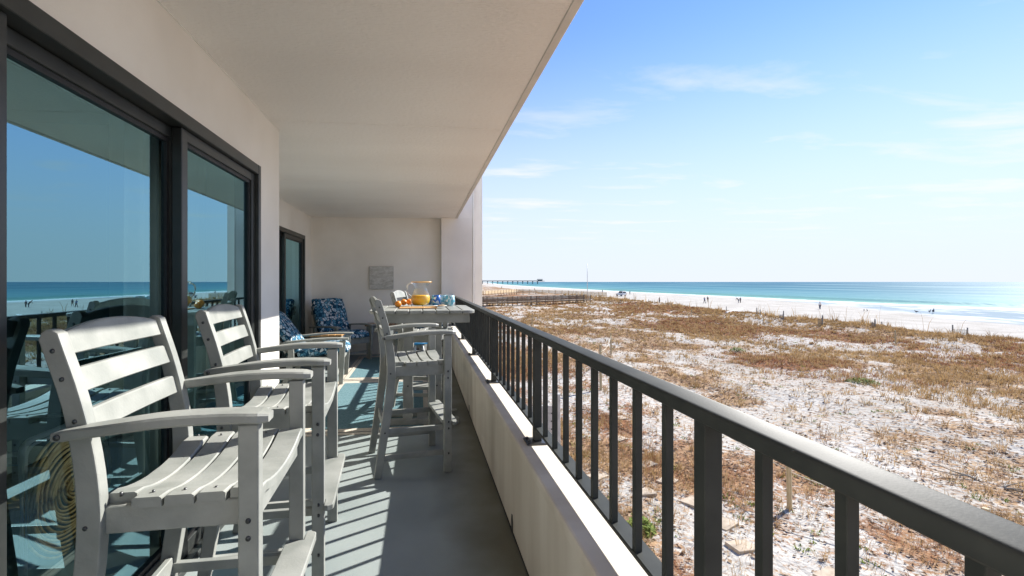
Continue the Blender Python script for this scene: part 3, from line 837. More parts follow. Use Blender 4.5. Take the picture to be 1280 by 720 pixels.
rail = empty('balcony_railing', (0.56, 0, 0.52))
tag(rail, 'dark bronze metal railing with square balusters on the parapet wall', 'railing')
def rp_(mb, name, m_):      # parts are modelled in world coordinates, then hung on the empty
    o = mb.build(name, m_); o.parent = rail; o.matrix_parent_inverse = Matrix.Translation((-0.56, 0, -0.52)); return o
D_END = DW - 0.17
XB = 0.560
xo, xi, zt = 0.596, 0.531, 1.059
xm_, xh_ = (xi + xo) / 2, (xo - xi) / 2
tr_ = [(xi + 0.002, 1.029), (xo - 0.002, 1.029), (xo, 1.032)] + [(xm_ + xh_ * math.copysign(abs(math.cos(q)) ** 0.22, math.cos(q)), 1.050 + (zt - 1.050) * math.sin(q) ** 0.7) for q in [PI * k / 16 for k in range(17)]] + [(xi, 1.032)]
rp_(MB().prism(tr_, -2.6, D_END, axis='y'), 'top_rail', M['railmetal'])
for o_ in [q for q in bpy.data.objects if q.name.startswith('top_rail')]:
    o_.data.polygons.foreach_set('use_smooth', [abs(p.normal.y) < 0.5 and p.normal.z > -0.5 for p in o_.data.polygons])
rp_(MB().box(0.546, 0.598, -2.6, D_END, 0.586, 0.600, bev=0.002), 'bottom_rail', M['railmetal'])
SP = 0.1525
post0 = 0.865
for k in range(-2, 6):
    pd = post0 + k * SP * 9 if k < 5 else 0
    if k == 5: pd = D_END - 0.03
    if k < 5 and pd < -2.5: continue
    s_ = 0.0188
    rp_(MB().box(XB - s_, XB + s_, pd - s_, pd + s_, 0.5235, 1.0305, bev=0.002), 'post', M['railmetal'])
    rp_(MB().box(0.500, 0.60, pd - 0.05, pd + 0.045, 0.523, 0.532, bev=0.002).cyl((0.515, pd - 0.028, 0.532), (0.515, pd - 0.028, 0.540), 0.008, seg=6).cyl((0.515, pd + 0.025, 0.532), (0.515, pd + 0.025, 0.540), 0.008, seg=6), 'base_plate', M['bolt'])
    if k < 5:
        for j in range(1, 9):
            bd = pd + j * SP
            if bd > D_END - 0.06: break
            h_ = 0.0097
            rp_(MB().box(XB - h_, XB + h_, bd - h_, bd + h_, 0.599, 1.0302, bev=0.0012), 'baluster', M['railmetal'])

# ------------------------------------------------------------------ rugs
def rug(x0, x1, y0, y1, label):
    e_ = empty('rug', ((x0 + x1) / 2, (y0 + y1) / 2, 0))
    tag(e_, label, 'rug', 'teal balcony rugs')
    cx, cy = e_.location.x, e_.location.y
    MB().box(x0 - cx, x1 - cx, y0 - cy, y1 - cy, 0.001, 0.007, bev=0.002).build('border', M['rugedge'], e_)
    MB().box(x0 - cx + 0.045, x1 - cx - 0.045, y0 - cy + 0.055, y1 - cy - 0.055, 0.0075, 0.0095).build('line', M['rugline'], e_)
    MB().box(x0 - cx + 0.052, x1 - cx - 0.052, y0 - cy + 0.062, y1 - cy - 0.062, 0.0078, 0.0108).build('inner_border', M['rugedge'], e_)
    MB().box(x0 - cx + 0.105, x1 - cx - 0.105, y0 - cy + 0.15, y1 - cy - 0.15, 0.0085, 0.0125).build('field', M['rug'], e_)
    return e_
rug(-1.06, 0.13, 4.10, 6.30, 'teal rug with cream border under the bar table, nearer of the two')
rug(-1.06, 0.13, 6.34, 8.35, 'teal rug with cream border in front of the cushioned armchairs, farther of the two')

# ------------------------------------------------------------------ bar chairs
def arc_out(pts_center, half):
    """outline of a bent bar in x-z from centre points and half widths"""
    n_ = len(pts_center); A_, B_ = [], []
    for i in range(n_):
        p = Vector(pts_center[i]); d = (Vector(pts_center[min(i + 1, n_ - 1)]) - Vector(pts_center[max(i - 1, 0)])).normalized()
        nr = Vector((-d[1], d[0])); h = half[i] if isinstance(half, (list, tuple)) else half
        A_.append(p + nr * h); B_.append(p - nr * h)
    return [(q[0], q[1]) for q in A_ + B_[::-1]]

def spline(keys, n_):
    """Catmull-Rom through (x,z) keys"""
    P = [Vector(k) for k in keys]; P = [P[0] * 2 - P[1]] + P + [P[-1] * 2 - P[-2]]
    out_ = []
    segs = len(P) - 3
    for i in range(n_ + 1):
        u = i / n_ * segs; s_ = min(int(u), segs - 1); u -= s_
        a_, b_, c_, d_ = P[s_:s_ + 4]
        out_.append(0.5 * ((2 * b_) + (c_ - a_) * u + (2 * a_ - 5 * b_ + 4 * c_ - d_) * u * u + (3 * b_ - a_ - 3 * c_ + d_) * u ** 3))
    return out_

def make_bar_chair():
    root = empty('bar_chair')
    Lm = [M['lumber'], M['bolt']]
    hw = 0.27
    # front legs
    for s in (-1, 1):
        y0 = s * hw
        mb = MB().box(0.215, 0.272, y0 - 0.019, y0 + 0.019, 0, 0.935, bev=0.005, seg=2)
        for z in (0.69, 0.645, 0.345, 0.30, 0.13):
            mb.cyl((0.2435 + (0.006 if z < 0.4 else 0), y0 + s * 0.018, z), (0.2435, y0 + s * 0.0215, z), 0.007, seg=10, mi=1)
        mb.build('leg', Lm, root)
    # rear posts, bent at the seat
    path = spline([(-0.272, 0.0), (-0.225, 0.28), (-0.180, 0.58), (-0.176, 0.78), (-0.210, 0.98), (-0.270, 1.165)], 22)
    half = [0.025 + 0.006 * math.sin(PI * min(1, i / 18)) for i in range(23)]
    top = path[-1]; dr_ = (path[-1] - path[-2]).normalized(); nr_ = Vector((-dr_[1], dr_[0]))
    ol = arc_out([tuple(p) for p in path], half)
    cap = [tuple(top + dr_ * 0.014 + nr_ * 0.014), tuple(top + dr_ * 0.018), tuple(top + dr_ * 0.012 - nr_ * 0.014)]
    ol = ol[:23] + cap + ol[23:]
    for s in (-1, 1):
        y0 = s * (hw - 0.024)
        mb = MB().prism(ol, y0 - 0.019, y0 + 0.019, axis='y', bev=0.004)
        for (x, z) in ((-0.180, 0.69), (-0.236, 1.06), (-0.205, 0.955), (-0.258, 1.13), (-0.220, 0.30)):
            mb.cyl((x, y0 + s * 0.018, z), (x, y0 + s * 0.0215, z), 0.006, seg=8, mi=1)
        mb.build('rear_post', Lm, root)
    # arms
    for s in (-1, 1):
        y0 = s * (hw + 0.006)
        pth = spline([(-0.245, 0.925), (-0.13, 0.938), (0.03, 0.954), (0.19, 0.957), (0.300, 0.952)], 16)
        t_ = bmesh.new()
        A_ = []
        for i, p in enumerate(pth):
            u = i / 16
            wd = 0.020 + 0.018 * smooth(u * 2.2) 
            if i == 16: wd *= 0.62
            if i == 15: wd *= 0.93
            if i == 0: wd *= 0.8
            th = 0.0135 if 0 < i < 16 else 0.010
            A_.append([t_.verts.new((p[0], y0 + a_ * wd, p[1] + b_ * th)) for a_, b_ in ((-1, -.6), (-.85, -1), (.85, -1), (1, -.6), (1, .6), (.85, 1), (-.85, 1), (-1, .6))])
        for i in range(16):
            for k in range(8):
                f = t_.faces.new([A_[i][k], A_[i][(k + 1) % 8], A_[i + 1][(k + 1) % 8], A_[i + 1][k]])
                f.smooth = k in (1, 5)
        t_.faces.new(A_[0]); t_.faces.new(A_[-1])
        mb = MB(); mb._add(t_)
        for f in mb.bm.faces: f.smooth = False
        mb.cyl((-0.226, y0 + s * 0.0195, 0.927), (-0.226, y0 + s * 0.0235, 0.926), 0.008, seg=10, mi=1)
        mb.build('armrest', Lm, root)
    # back slats
    for z0, z1, arch in ((1.115, 1.168, 0.026), (1.018, 1.078, 0.0), (0.912, 0.972, 0.0)):
        def xat(z):
            for a_, b_ in zip(path[:-1], path[1:]):
                if a_[1] <= z <= b_[1]: return a_[0] + (b_[0] - a_[0]) * (z - a_[1]) / (b_[1] - a_[1])
            return path[-1][0]
        t_ = bmesh.new(); n_ = 14; y1 = hw - 0.042
        rows = []
        for i in range(n_ + 1):
            y = -y1 + 2 * y1 * i / n_; u = 1 - (y / y1) ** 2
            zt_ = z1 + arch * u; bow = -0.009 * u
            x0_, x1_ = xat(z0) + bow, xat(min(zt_, 1.165)) + bow
            th = 0.011
            rows.append([t_.verts.new(p) for p in ((x0_ + th, y, z0 + 0.003), (x0_ + th - 0.003, y, z0), (x0_ - th, y, z0), (x1_ - th, y, zt_ - 0.003), (x1_ - th + 0.004, y, zt_), (x1_ + th - 0.004, y, zt_), (x1_ + th, y, zt_ - 0.004))])
        m_ = 7
        for i in range(n_):
            for k in range(m_):
                t_.faces.new([rows[i][k], rows[i][(k + 1) % m_], rows[i + 1][(k + 1) % m_], rows[i + 1][k]])
        t_.faces.new(rows[0]); t_.faces.new(rows[-1])
        mb = MB(); mb._add(t_); mb.build('back_slat', M['lumber'], root)
    # seat frame
    mb = MB()
    for s in (-1, 1):
        y0 = s * (hw - 0.038)
        mb.box(-0.172, 0.214, y0 - 0.014, y0 + 0.014, 0.662, 0.732, bev=0.003)
    mb.box(0.225, 0.250, -(hw - 0.02), hw - 0.02, 0.660, 0.7305, bev=0.003)
    mb.box(-0.158, -0.135, -(hw - 0.053), hw - 0.053, 0.660, 0.722, bev=0.003)
    mb.build('seat_frame', M['lumber'], root)
    # seat slats, dished
    for i in range(5):
        x0_ = -0.150 + i * 0.083
        x1_ = x0_ + 0.0755
        if i == 4: x1_ += 0.012
        t_ = bmesh.new(); n_ = 12; y1 = hw - 0.006 if i not in (4,) else hw - 0.02
        if i == 0: y1 = hw - 0.045
        rows = []
        for j in range(n_ + 1):
            y = -y1 + 2 * y1 * j / n_
            u = max(0.0, 1 - (y / (y1 * 0.86)) ** 2)
            z = 0.762 - 0.030 * u ** 0.9 - 0.006 * (1 - abs(i - 0.5) / 4)
            e0 = 0.004 if 0 < j < n_ else 0.007
            rows.append([t_.verts.new(p) for p in ((x0_, y, z - 0.004), (x0_ + e0, y, z), (x1_ - e0, y, z), (x1_, y, z - 0.004), (x1_, y, z - 0.026), (x0_, y, z - 0.026))])
        for j in range(n_):
            for k in range(6):
                t_.faces.new([rows[j][k], rows[j][(k + 1) % 6], rows[j + 1][(k + 1) % 6], rows[j + 1][k]])
        t_.faces.new(rows[0]); t_.faces.new(rows[-1])
        mb = MB(); mb._add(t_)
        for s in (-1, 1):
            if i < 4:
                mb.cyl(((x0_ + x1_) / 2, s * (hw - 0.04), 0.750), ((x0_ + x1_) / 2, s * (hw - 0.04), 0.7605), 0.004, seg=8, mi=1)
        mb.build('seat_slat', Lm, root)
    # foot rest and stretchers
    pts = [(0.205, -0.250), (0.205, 0.250), (0.214, 0.250), (0.273, 0.250), (0.273, 0.31), (0.29, 0.313), (0.312, 0.300), (0.316, 0.28), (0.316, -0.28), (0.312, -0.300), (0.29, -0.313), (0.273, -0.31), (0.273, -0.250)]
    mb = MB().prism(pts, 0.325, 0.350, axis='z', bev=0.004)
    mb.build('footrest', M['lumber'], root)
    for s in (-1, 1):
        y0 = s * (hw - 0.036)
        MB().prism(arc_out([(-0.205, 0.300), (0.22, 0.296)], 0.017), y0 - 0.012, y0 + 0.012, axis='y', bev=0.003).build('stretcher', M['lumber'], root)
        MB().prism(arc_out([(-0.228, 0.125), (0.22, 0.125)], 0.017), y0 - 0.012, y0 + 0.012, axis='y', bev=0.003).build('stretcher', M['lumber'], root)
    MB().box(-0.222, -0.200, -(hw - 0.044), hw - 0.044, 0.28, 0.34, bev=0.003).build('stretcher', M['lumber'], root)
    return root

proto = make_bar_chair()
for ch in [c for c in bpy.data.objects if c.parent == proto]:
    for v in ch.data.vertices:
        v.co.x = 0.2435 + (v.co.x - 0.2435) * 0.91
spots = [
    (-0.690, 1.548, R(2), 'grey slatted bar chair nearest the viewer, back to the big sliding door, brightest lit'),
    (-0.70, 2.36, R(4), 'grey slatted bar chair second along the sliding door, between the nearest chair and the armchairs'),
    (-0.105, 3.46, R(10), 'grey slatted bar chair seen side-on in front of the bar table, close to the parapet'),
    (-0.02, 5.12, R(-12), 'grey slatted bar chair on the far side of the bar table behind the juice pitcher'),
]
for i, (x, y, a_, lb) in enumerate(spots):
    o = proto if i == 0 else copy_tree(proto)
    o.location = (x, y, 0.0); o.rotation_euler.z = a_
    if i == 3: o.location.z = 0.0125
    tag(o, lb, 'bar chair', 'grey bar chairs')

# ------------------------------------------------------------------ bar table
TX, TY, TZ = 0.015, 4.43, 1.057
tb = empty('bar_table', (TX, TY, 0.0125))
tag(tb, 'square grey slatted bar table holding the juice pitcher, beside the railing', 'table')
TZ_ = TZ - 0.0125
a_ = 0.45
for i in range(8):
    x0_ = -a_ + i * (2 * a_ / 8) + 0.003; x1_ = -a_ + (i + 1) * (2 * a_ / 8) - 0.003
    if i in (0, 7):
        s_ = -1 if i == 0 else 1
        inner = x1_ if i == 0 else x0_; outer = x0_ if i == 0 else x1_
        r_ = 0.09
        pts = [(inner, -a_)] + [(outer - s_ * r_ + s_ * r_ * math.sin(q), -a_ + r_ - r_ * math.cos(q)) for q in [PI / 2 * k / 6 for k in range(7)]] \
            + [(outer - s_ * r_ + s_ * r_ * math.cos(q), a_ - r_ + r_ * math.sin(q)) for q in [PI / 2 * k / 6 for k in range(7)]] + [(inner, a_)]
        MB().prism(pts, TZ_ - 0.028, TZ_, axis='z', bev=0.004).build('top_board', M['lumber'], tb)
    else:
        MB().box(x0_, x1_, -a_, a_, TZ_ - 0.028, TZ_, bev=0.004).build('top_board', M['lumber'], tb)
b_ = 0.40
ap = MB()
ap.box(-b_, b_, -b_, -b_ + 0.028, TZ_ - 0.108, TZ_ - 0.0285, bev=0.003)
ap.box(-b_, b_, b_ - 0.028, b_, TZ_ - 0.108, TZ_ - 0.0285, bev=0.003)
ap.box(-b_, -b_ + 0.028, -b_ + 0.0285, b_ - 0.0285, TZ_ - 0.107, TZ_ - 0.0285, bev=0.003)
ap.box(b_ - 0.028, b_, -b_ + 0.0285, b_ - 0.0285, TZ_ - 0.107, TZ_ - 0.0285, bev=0.003)
ap.build('apron', M['lumber'], tb)
for sx_ in (-1, 1):
    for sy_ in (-1, 1):
        mb = MB().box(sx_ * 0.13 - 0.043, sx_ * 0.13 + 0.043, sy_ * 0.13 - 0.02, sy_ * 0.13 + 0.02, 0.05, TZ_ - 0.03, bev=0.005, seg=2)
        for z in (0.62, 0.35):
            mb.cyl((sx_ * 0.13, sy_ * 0.15 - 0.001 * sy_, z), (sx_ * 0.13, sy_ * 0.154, z), 0.008, seg=10, mi=1)
        if (sx_, sy_) == (-1, -1):
            mb.ball((-0.13, -0.1505, 0.915), 0.022, (1.2, 0.12, 0.75), mi=2)
        mb.build('leg', [M['lumber'], M['bolt'], M['vinyl']], tb)
MB().box(-0.33, 0.33, -0.155, -0.105, 0.0, 0.055, bev=0.005).box(-0.33, 0.33, 0.105, 0.155, 0.0, 0.055, bev=0.005).box(-0.05, 0.05, -0.104, 0.104, 0.005, 0.05, bev=0.004).build('base', M['lumber'], tb)
MB().box(-0.39, 0.39, -0.03, 0.03, TZ_ - 0.107, TZ_ - 0.029).box(-0.17, 0.17, -0.10, 0.10, 0.30, 0.33, bev=0.004).build('brace', M['lumber'], tb)

# things on the table
def pt_table(px, py):
    return at(px, py, TZ)
x, y, _ = pt_table(525.5, 383.3)
pit = empty('juice_pitcher', (x, y, TZ + 0.0095), R(0)); pit.scale = (1.2, 1.2, 1.06)
tag(pit, 'clear glass pitcher with amber rim half full of orange juice on the bar table', 'pitcher')
prof = [(0.0, 0.001), (0.052, 0.001), (0.064, 0.010), (0.076, 0.035), (0.080, 0.062), (0.075, 0.092), (0.063, 0.125), (0.053, 0.150), (0.050, 0.168), (0.054, 0.188), (0.066, 0.207), (0.072, 0.216)]
def spout(q, z):
    return 1 + 0.22 * smooth((z - 0.16) / 0.05) * math.exp(-((((q + PI) % (2 * PI)) - PI) / 0.45) ** 2)
MB().lathe(prof, seg=40, shape=spout).build('glass_body', M['clear'], pit)
MB().lathe([(0.0, 0.006), (0.050, 0.006), (0.061, 0.014), (0.073, 0.037), (0.077, 0.062), (0.0735, 0.088), (0.0705, 0.096), (0.0, 0.096)], seg=32).build('juice', M['juice'], pit)
MB().tube([((0.073 * spout(q, 0.216)) * math.cos(q), (0.073 * spout(q, 0.216)) * math.sin(q), 0.2165) for q in [2 * PI * k / 40 for k in range(41)]], 0.0042, 8).build('rim', M['amber'], pit)
MB().tube([(-0.064, 0, 0.203), (-0.085, 0, 0.205), (-0.103, 0, 0.19), (-0.109, 0, 0.16), (-0.105, 0, 0.125), (-0.092, 0, 0.098), (-0.074, 0, 0.088)], 0.006, 10).build('handle', M['china'], pit)

x, y, _ = pt_table(523, 385.8)
bd = MB(); bd.box(-0.17, 0.17, -0.12, 0.12, 0.001, 0.009, bev=0.003, seg=2)
bo = bd.build('serving_board', M['teak']); bo.location = (x, y + 0.08, TZ)
tag(bo, 'flat honey coloured wooden board under the pitcher and fruit on the bar table', 'serving board')

for k, (px, py) in enumerate(((497.5, 384.3), (504.5, 383.2), (511.5, 382.6))):
    x, y, _ = pt_table(px, py)
    o = empty('orange', (x, y, TZ + 0.011 if k > 0 else TZ + 0.0005))
    MB().ball((0, 0, 0.031), 0.032, (1, 1, 0.95), seg=24).build('fruit', M['orange'], o)
    MB().cyl((0, 0, 0.060), (0.002, 0, 0.0635), 0.0035, seg=8).build('stem', M['stem'], o)
    o.rotation_euler = (0, 0, k)
    tag(o, ['orange fruit at the left end of the row beside the pitcher', 'middle orange fruit of the row of three beside the pitcher', 'orange fruit touching the glass pitcher, right end of the row'][k], 'orange', 'oranges on the bar table')
x, y, _ = pt_table(549.5, 385.2)
pl = empty('plate', (x, y, TZ + 0.012))
tag(pl, 'small white plate holding tan bread between the pitcher and the tumblers', 'plate')
MB().lathe([(0.0, 0.0), (0.035, 0.0), (0.062, 0.008), (0.066, 0.012), (0.060, 0.0115), (0.036, 0.004), (0.0, 0.004)], seg=28).build('dish', M['china'], pl)
M['bread'] = noisy('toast', (0.45, 0.27, 0.13), (0.62, 0.45, 0.26), 30, 0.8, 0.4, 90)
MB().ball((0.026, -0.01, 0.011), 0.022, (1.3, 0.8, 0.45), seg=14).ball((0.004, 0.012, 0.010), 0.02, (1.1, 0.8, 0.45), seg=14).build('bread', M['bread'], pl)
tl = ['stemless tumbler with bold blue print, left of the group on the bar table', 'pale aqua printed tumbler in the middle of the group on the bar table', 'aqua printed tumbler nearest the railing on the bar table']
for k, (px, py) in enumerate(((545.2, 382.6), (553.8, 382.3), (562.6, 382.6))):
    x, y, _ = pt_table(px, py)
    o = MB().lathe([(0.0, 0.001), (0.030, 0.001), (0.039, 0.012), (0.047, 0.04), (0.046, 0.07), (0.041, 0.098), (0.0395, 0.098), (0.0445, 0.07), (0.0452, 0.04), (0.037, 0.014), (0.0, 0.006)], seg=28).build('tumbler', M['tumA'] if k == 0 else M['tumB'])
    o.location = (x, y, TZ); o.rotation_euler.z = k * 1.3; o.scale = (1.0, 1.0, 1.12)
    tag(o, tl[k], 'glass', 'printed tumblers')

# ------------------------------------------------------------------ cushioned armchairs
def cushion(w_, d_, h_, puff=0.25, seg=10):
    """soft block centred on the origin"""
    t_ = bmesh.new()
    bmesh.ops.create_cube(t_, size=2)
    bmesh.ops.subdivide_edges(t_, edges=t_.edges, cuts=seg, use_grid_fill=True)
    for v in t_.verts:
        x, y, z = v.co
        def rr(a_, b_, c_): return 1 - 0.07 * (abs(b_) ** 8 + abs(c_) ** 8) * (abs(a_) > 0.5) - 0.03 * abs(b_) ** 8 * abs(c_) ** 8
        dims = (w_, d_, h_); mn = dims.index(min(dims))
        cc = [x, y, z]; ot = [q for q in range(3) if q != mn]
        edge_ = max(abs(cc[ot[0]]), abs(cc[ot[1]]))
        th_ = 1 - 0.42 * edge_ ** 8
        sc_ = [1.0, 1.0, 1.0]; sc_[mn] = th_ * (1 + puff * (1 - cc[ot[0]] ** 2) * (1 - cc[ot[1]] ** 2))
        for q in ot:
            o_ = [p for p in ot if p != q][0]
            sc_[q] = (1 - 0.05 * abs(cc[mn]) ** 3) * (1 - 0.04 * abs(cc[o_]) ** 6 + 0.012 * math.sin(5 * cc[o_]))
        v.co = Vector((x * sc_[0] * w_ / 2, y * sc_[1] * d_ / 2, z * sc_[2] * h_ / 2)); continue
        ex = ey = ez = 1
        v.co = Vector((x * ex * w_ / 2, y * ey * d_ / 2, z * ez * h_ / 2 * (1 + puff * (1 - x * x) * (1 - y * y))))
    return t_

def make_armchair(recline=24, blen=0.66):
    root = empty('armchair')
    G_ = M['lumber']
    hw = 0.33
    # local: faces +x
    for s in (-1, 1):
        y0 = s * hw
        MB().prism([(0.26, 0.0), (0.31, 0.0), (0.345, 0.56), (0.27, 0.56)], y0 - 0.018, y0 + 0.018, axis='y', bev=0.004).build('leg', G_, root)
        MB().prism([(-0.42, 0.0), (-0.36, 0.0), (-0.27, 0.30), (-0.28, 0.56), (-0.33, 0.56), (-0.35, 0.30)], y0 - 0.018, y0 + 0.018, axis='y', bev=0.004).build('leg', G_, root)
        pth = spline([(-0.40, 0.545), (-0.2, 0.565), (0.1, 0.585), (0.38, 0.58)], 10)
        MB().prism(arc_out([tuple(p) for p in pth], 0.012), y0 - 0.045, y0 + 0.045, axis='y', bev=0.005).build('armrest', G_, root)
        MB().prism([(-0.30, 0.24), (0.30, 0.32), (0.30, 0.38), (-0.30, 0.30)], y0 - s * 0.036 - 0.014, y0 - s * 0.036 + 0.014, axis='y', bev=0.003).build('side_rail', G_, root)
    MB().box(0.27, 0.298, -hw + 0.02, hw - 0.02, 0.29, 0.37, bev=0.003).build('front_rail', G_, root)
    MB().box(0.22, 0.243, -hw + 0.02, hw - 0.02, 0.12, 0.16, bev=0.003).build('stretcher', G_, root)
    mb = MB()
    for i in range(6):
        u = i / 5; x = -0.24 + 0.50 * u; z = 0.295 + 0.08 * u
        mb.box(x - 0.038, x + 0.038, -hw + 0.035, hw - 0.035, z - 0.01, z + 0.01, bev=0.002)
    mb.build('seat_deck', G_, root)
    # leaning back: a fan of slats
    Rm = Matrix.Translation((-0.29, 0, 0.33)) @ Matrix.Rotation(R(-recline), 4, 'Y')
    mb = MB()
    for i in range(5):
        y = -0.23 + i * 0.115
        mb.box(-0.012, 0.012, y - 0.048, y + 0.048, -0.02, blen - 0.06 + 0.03 * (1 - abs(i - 2) / 2), bev=0.004, M=Rm)
    mb.box(-0.034, -0.0125, -0.30, 0.30, 0.12, 0.18, M=Rm).box(-0.034, -0.0125, -0.28, 0.28, blen - 0.2, blen - 0.14, M=Rm)
    mb.build('back_rest', G_, root)
    # cushions
    mb = MB(); t_ = cushion(0.62, 0.56, 0.13)
    for v in t_.verts:      # rolled front edge
        u = max(0, (v.co.x - 0.20) / 0.12); v.co.z -= 0.05 * min(1.3, u) ** 2
    mb._add(t_, 0, Matrix.Translation((0.05, 0, 0.425)) @ Matrix.Rotation(R(-7), 4, 'Y'), True)
    mb.build('seat_cushion', M['shell'], root)
    mb = MB(); t_ = cushion(0.13, 0.60, blen, 0.15)
    mb._add(t_, 0, Rm @ Matrix.Translation((0.085, 0, blen / 2 + 0.04)), True)
    mb.build('back_cushion', M['shell'], root)
    return root
ac = make_armchair(36, 0.60)
ac.location = (-1.30, 6.42, 0.0); ac.rotation_euler.z = R(3)
tag(ac, 'low grey armchair with seashell print cushions, partly sunlit beside the far sliding door', 'armchair', 'cushioned armchairs')
ac2 = make_armchair(22, 0.66); ac2.location = (-1.27, 8.0, 0); ac2.rotation_euler.z = R(-47)
tag(ac2, 'low grey armchair with seashell print cushions turned diagonally in the far left corner', 'armchair', 'cushioned armchairs')
ac3 = copy_tree(ac2); ac3.location = (-0.02, 7.65, 0.0); ac3.rotation_euler.z = R(-128)
tag(ac3, 'low grey armchair with seashell print cushions half hidden behind the bar table legs', 'armchair', 'cushioned armchairs')

def side_table(x, y, rz, top, label, w_=0.46, d_=0.42, h=0.50):
    e_ = empty('side_table', (x, y, 0), rz)
    tag(e_, label, 'side table', 'wood topped side tables')
    mb = MB()
    for i in range(5):
        mb.box(-w_ / 2 + i * w_ / 5 + 0.003, -w_ / 2 + (i + 1) * w_ / 5 - 0.003, -d_ / 2, d_ / 2, h - 0.025, h, bev=0.003)
    mb.build('table_top', top, e_)
    for sx_ in (-1, 1):
        for sy_ in (-1, 1):
            MB().box(sx_ * (w_ / 2 - 0.05) - 0.022, sx_ * (w_ / 2 - 0.05) + 0.022, sy_ * (d_ / 2 - 0.05) - 0.022, sy_ * (d_ / 2 - 0.05) + 0.022, 0, h - 0.09, bev=0.003).build('leg', M['lumber'], e_)
    MB().box(-w_ / 2 + 0.028, w_ / 2 - 0.028, -d_ / 2 + 0.028, d_ / 2 - 0.028, h - 0.09, h - 0.026, bev=0.003).build('apron', M['lumber'], e_)
side_table(-1.35, 7.15, 0, M['teak'], 'small side table with a bright honey wood top between the two left armchairs', h=0.54)
side_table(-0.62, 8.25, 0, M['brownwood'], 'small side table with a brown wood top against the far end wall', w_=0.62, h=0.58)

# blue round stool under the third chair's cushions
st = empty('stool', (-0.06, 6.55, 0.0125))
tag(st, 'small round bright blue stool on the rug behind the bar table', 'stool')
M['bluepaint'] = noisy('blue_paint', (0.02, 0.20, 0.42), (0.03, 0.26, 0.5), 9, 0.35)
MB().lathe([(0.0, 0.435), (0.15, 0.435), (0.162, 0.442), (0.162, 0.458), (0.15, 0.465), (0.0, 0.465)], seg=28).build('seat', M['bluepaint'], st)
for k in range(3):
    q = 2 * PI * k / 3 + 0.4
    MB().cyl((0.15 * math.cos(q), 0.15 * math.sin(q), 0), (0.09 * math.cos(q), 0.09 * math.sin(q), 0.436), 0.012, 0.014).build('leg', M['white'], st)

# picture on the end wall
cx, cz = -1.0, 0
def wall_pt(px, py, D):
    r_ = (px - 600) / FPX
    X = D * (r_ * CT + ST) / (CT - r_ * ST)
    zr = D * CT + X * ST
    return X, CAMZ - (py - 352) / FPX * zr
xa, za = wall_pt(462, 333, DW); xb, zb = wall_pt(492, 361.5, DW)
pc = empty('wall_picture', ((xa + xb) / 2, DW - 0.001, (za + zb) / 2))
tag(pc, 'small square canvas picture of pale grey shore strokes hung on the end wall', 'picture')
hw_, hh_ = (xb - xa) / 2, (za - zb) / 2
MB().box(-hw_, hw_, -0.035, 0.0, -hh_, hh_, bev=0.003).build('stretcher_frame', M['vinyl'], pc)
MB().box(-hw_ + 0.004, hw_ - 0.004, -0.0375, -0.0352, -hh_ + 0.004, hh_ - 0.004).build('canvas', M['canvas'], pc)

# ------------------------------------------------------------------ dune posts, ropes, pavers, fences
def gz(x, y): return float(ground_z(np.array([x]), np.array([y]))[0])
def at_ground(px, py):
    z = -4.2
    for _ in range(12):
        x, y, _q = at(px, py, z); z = gz(x, y)
    x, y, _q = at(px, py, z)
    return x, y, z
stakes = [(987, 636, 54, 'nearest to the railing, its shadow on the sand'), (1235, 724, 88, 'at the lower right behind the top rail'), (751, 488, 57, 'seen between balusters left of centre'),
          (764, 443, 27, 'standing in bare sand beyond the middle of the railing'), (665, 407, 16, 'near the far end of the railing'), (1119.5, 432, 19, 'below the beach fence at right'),
          (954, 406, 9, 'among the red brown plants at the centre'), (864.5, 396, 9, 'in front of the first dune hummocks')]
tops = {}
for k, (px, py, hpx, lb) in enumerate(stakes):
    x, y, z = at_ground(px, py)
    zr = y * CT + x * ST
    h = hpx * zr / FPX
    mb = MB(); r_ = 0.05
    mb.box(-r_, r_, -r_, r_, -0.25, h, bev=0.008)
    o = mb.build('marker_post', M['postwood']); o.location = (x, y, z)
    o.rotation_euler = (random.uniform(-.03, .03), random.uniform(-.03, .03), random.uniform(0, 1))
    tag(o, 'pale wooden marker post ' + lb, 'post', 'wooden marker posts in the dunes')
    tops[k] = Vector((x, y, z + h * 0.86))
def rope(a_, b_, label, sag=0.18):
    pts = []
    for i in range(17):
        u = i / 16; p = a_.lerp(b_, u); p.z -= sag * 4 * u * (1 - u); pts.append(p)
    o = MB().tube(pts, 0.011, 6).build('rope', M['rope'])
    tag(o, label, 'rope', 'ropes strung between marker posts')
rope(tops[2], tops[0], 'pale rope strung from the marker post between the balusters to the nearest marker post')
rope(tops[0], tops[1], 'pale rope strung from the nearest marker post towards the lower right')
rope(tops[3], tops[2], 'pale rope strung between the two marker posts left of centre', 0.3)

pv = [(905, 656, 12), (928, 684, -8), (866, 628, 14), (834, 602, 20), (808, 581, 8), (805, 616, -14), (773, 549, 10), (747, 596, 16), (1040, 722, 5), (775, 523, 0)]
plab = ['right of the large railing post', 'nearest one with a shadow on it', 'hidden partly by the large railing post', 'left of the large railing post', 'up the path between two balusters', 'left of the path, beside a green sprig', 'in the middle of the path', 'left of the path under the railing', 'at the bottom edge below the railing', 'farthest up the path']
for k, (px, py, a0) in enumerate(pv):
    x, y, z = at_ground(px, py)
    mb = MB().box(-0.26, 0.26, -0.2, 0.2, -0.05, 0.035, bev=0.008)
    o = mb.build('paver', M['paver']); o.location = (x, y, z + 0.01)
    o.rotation_euler = (R(random.uniform(-3, 3)), R(random.uniform(-3, 3)), R(a0 + 15))
    tag(o, 'tan rectangular stepping paver in the sand, ' + plab[k], 'paver', 'stepping pavers in the sand')

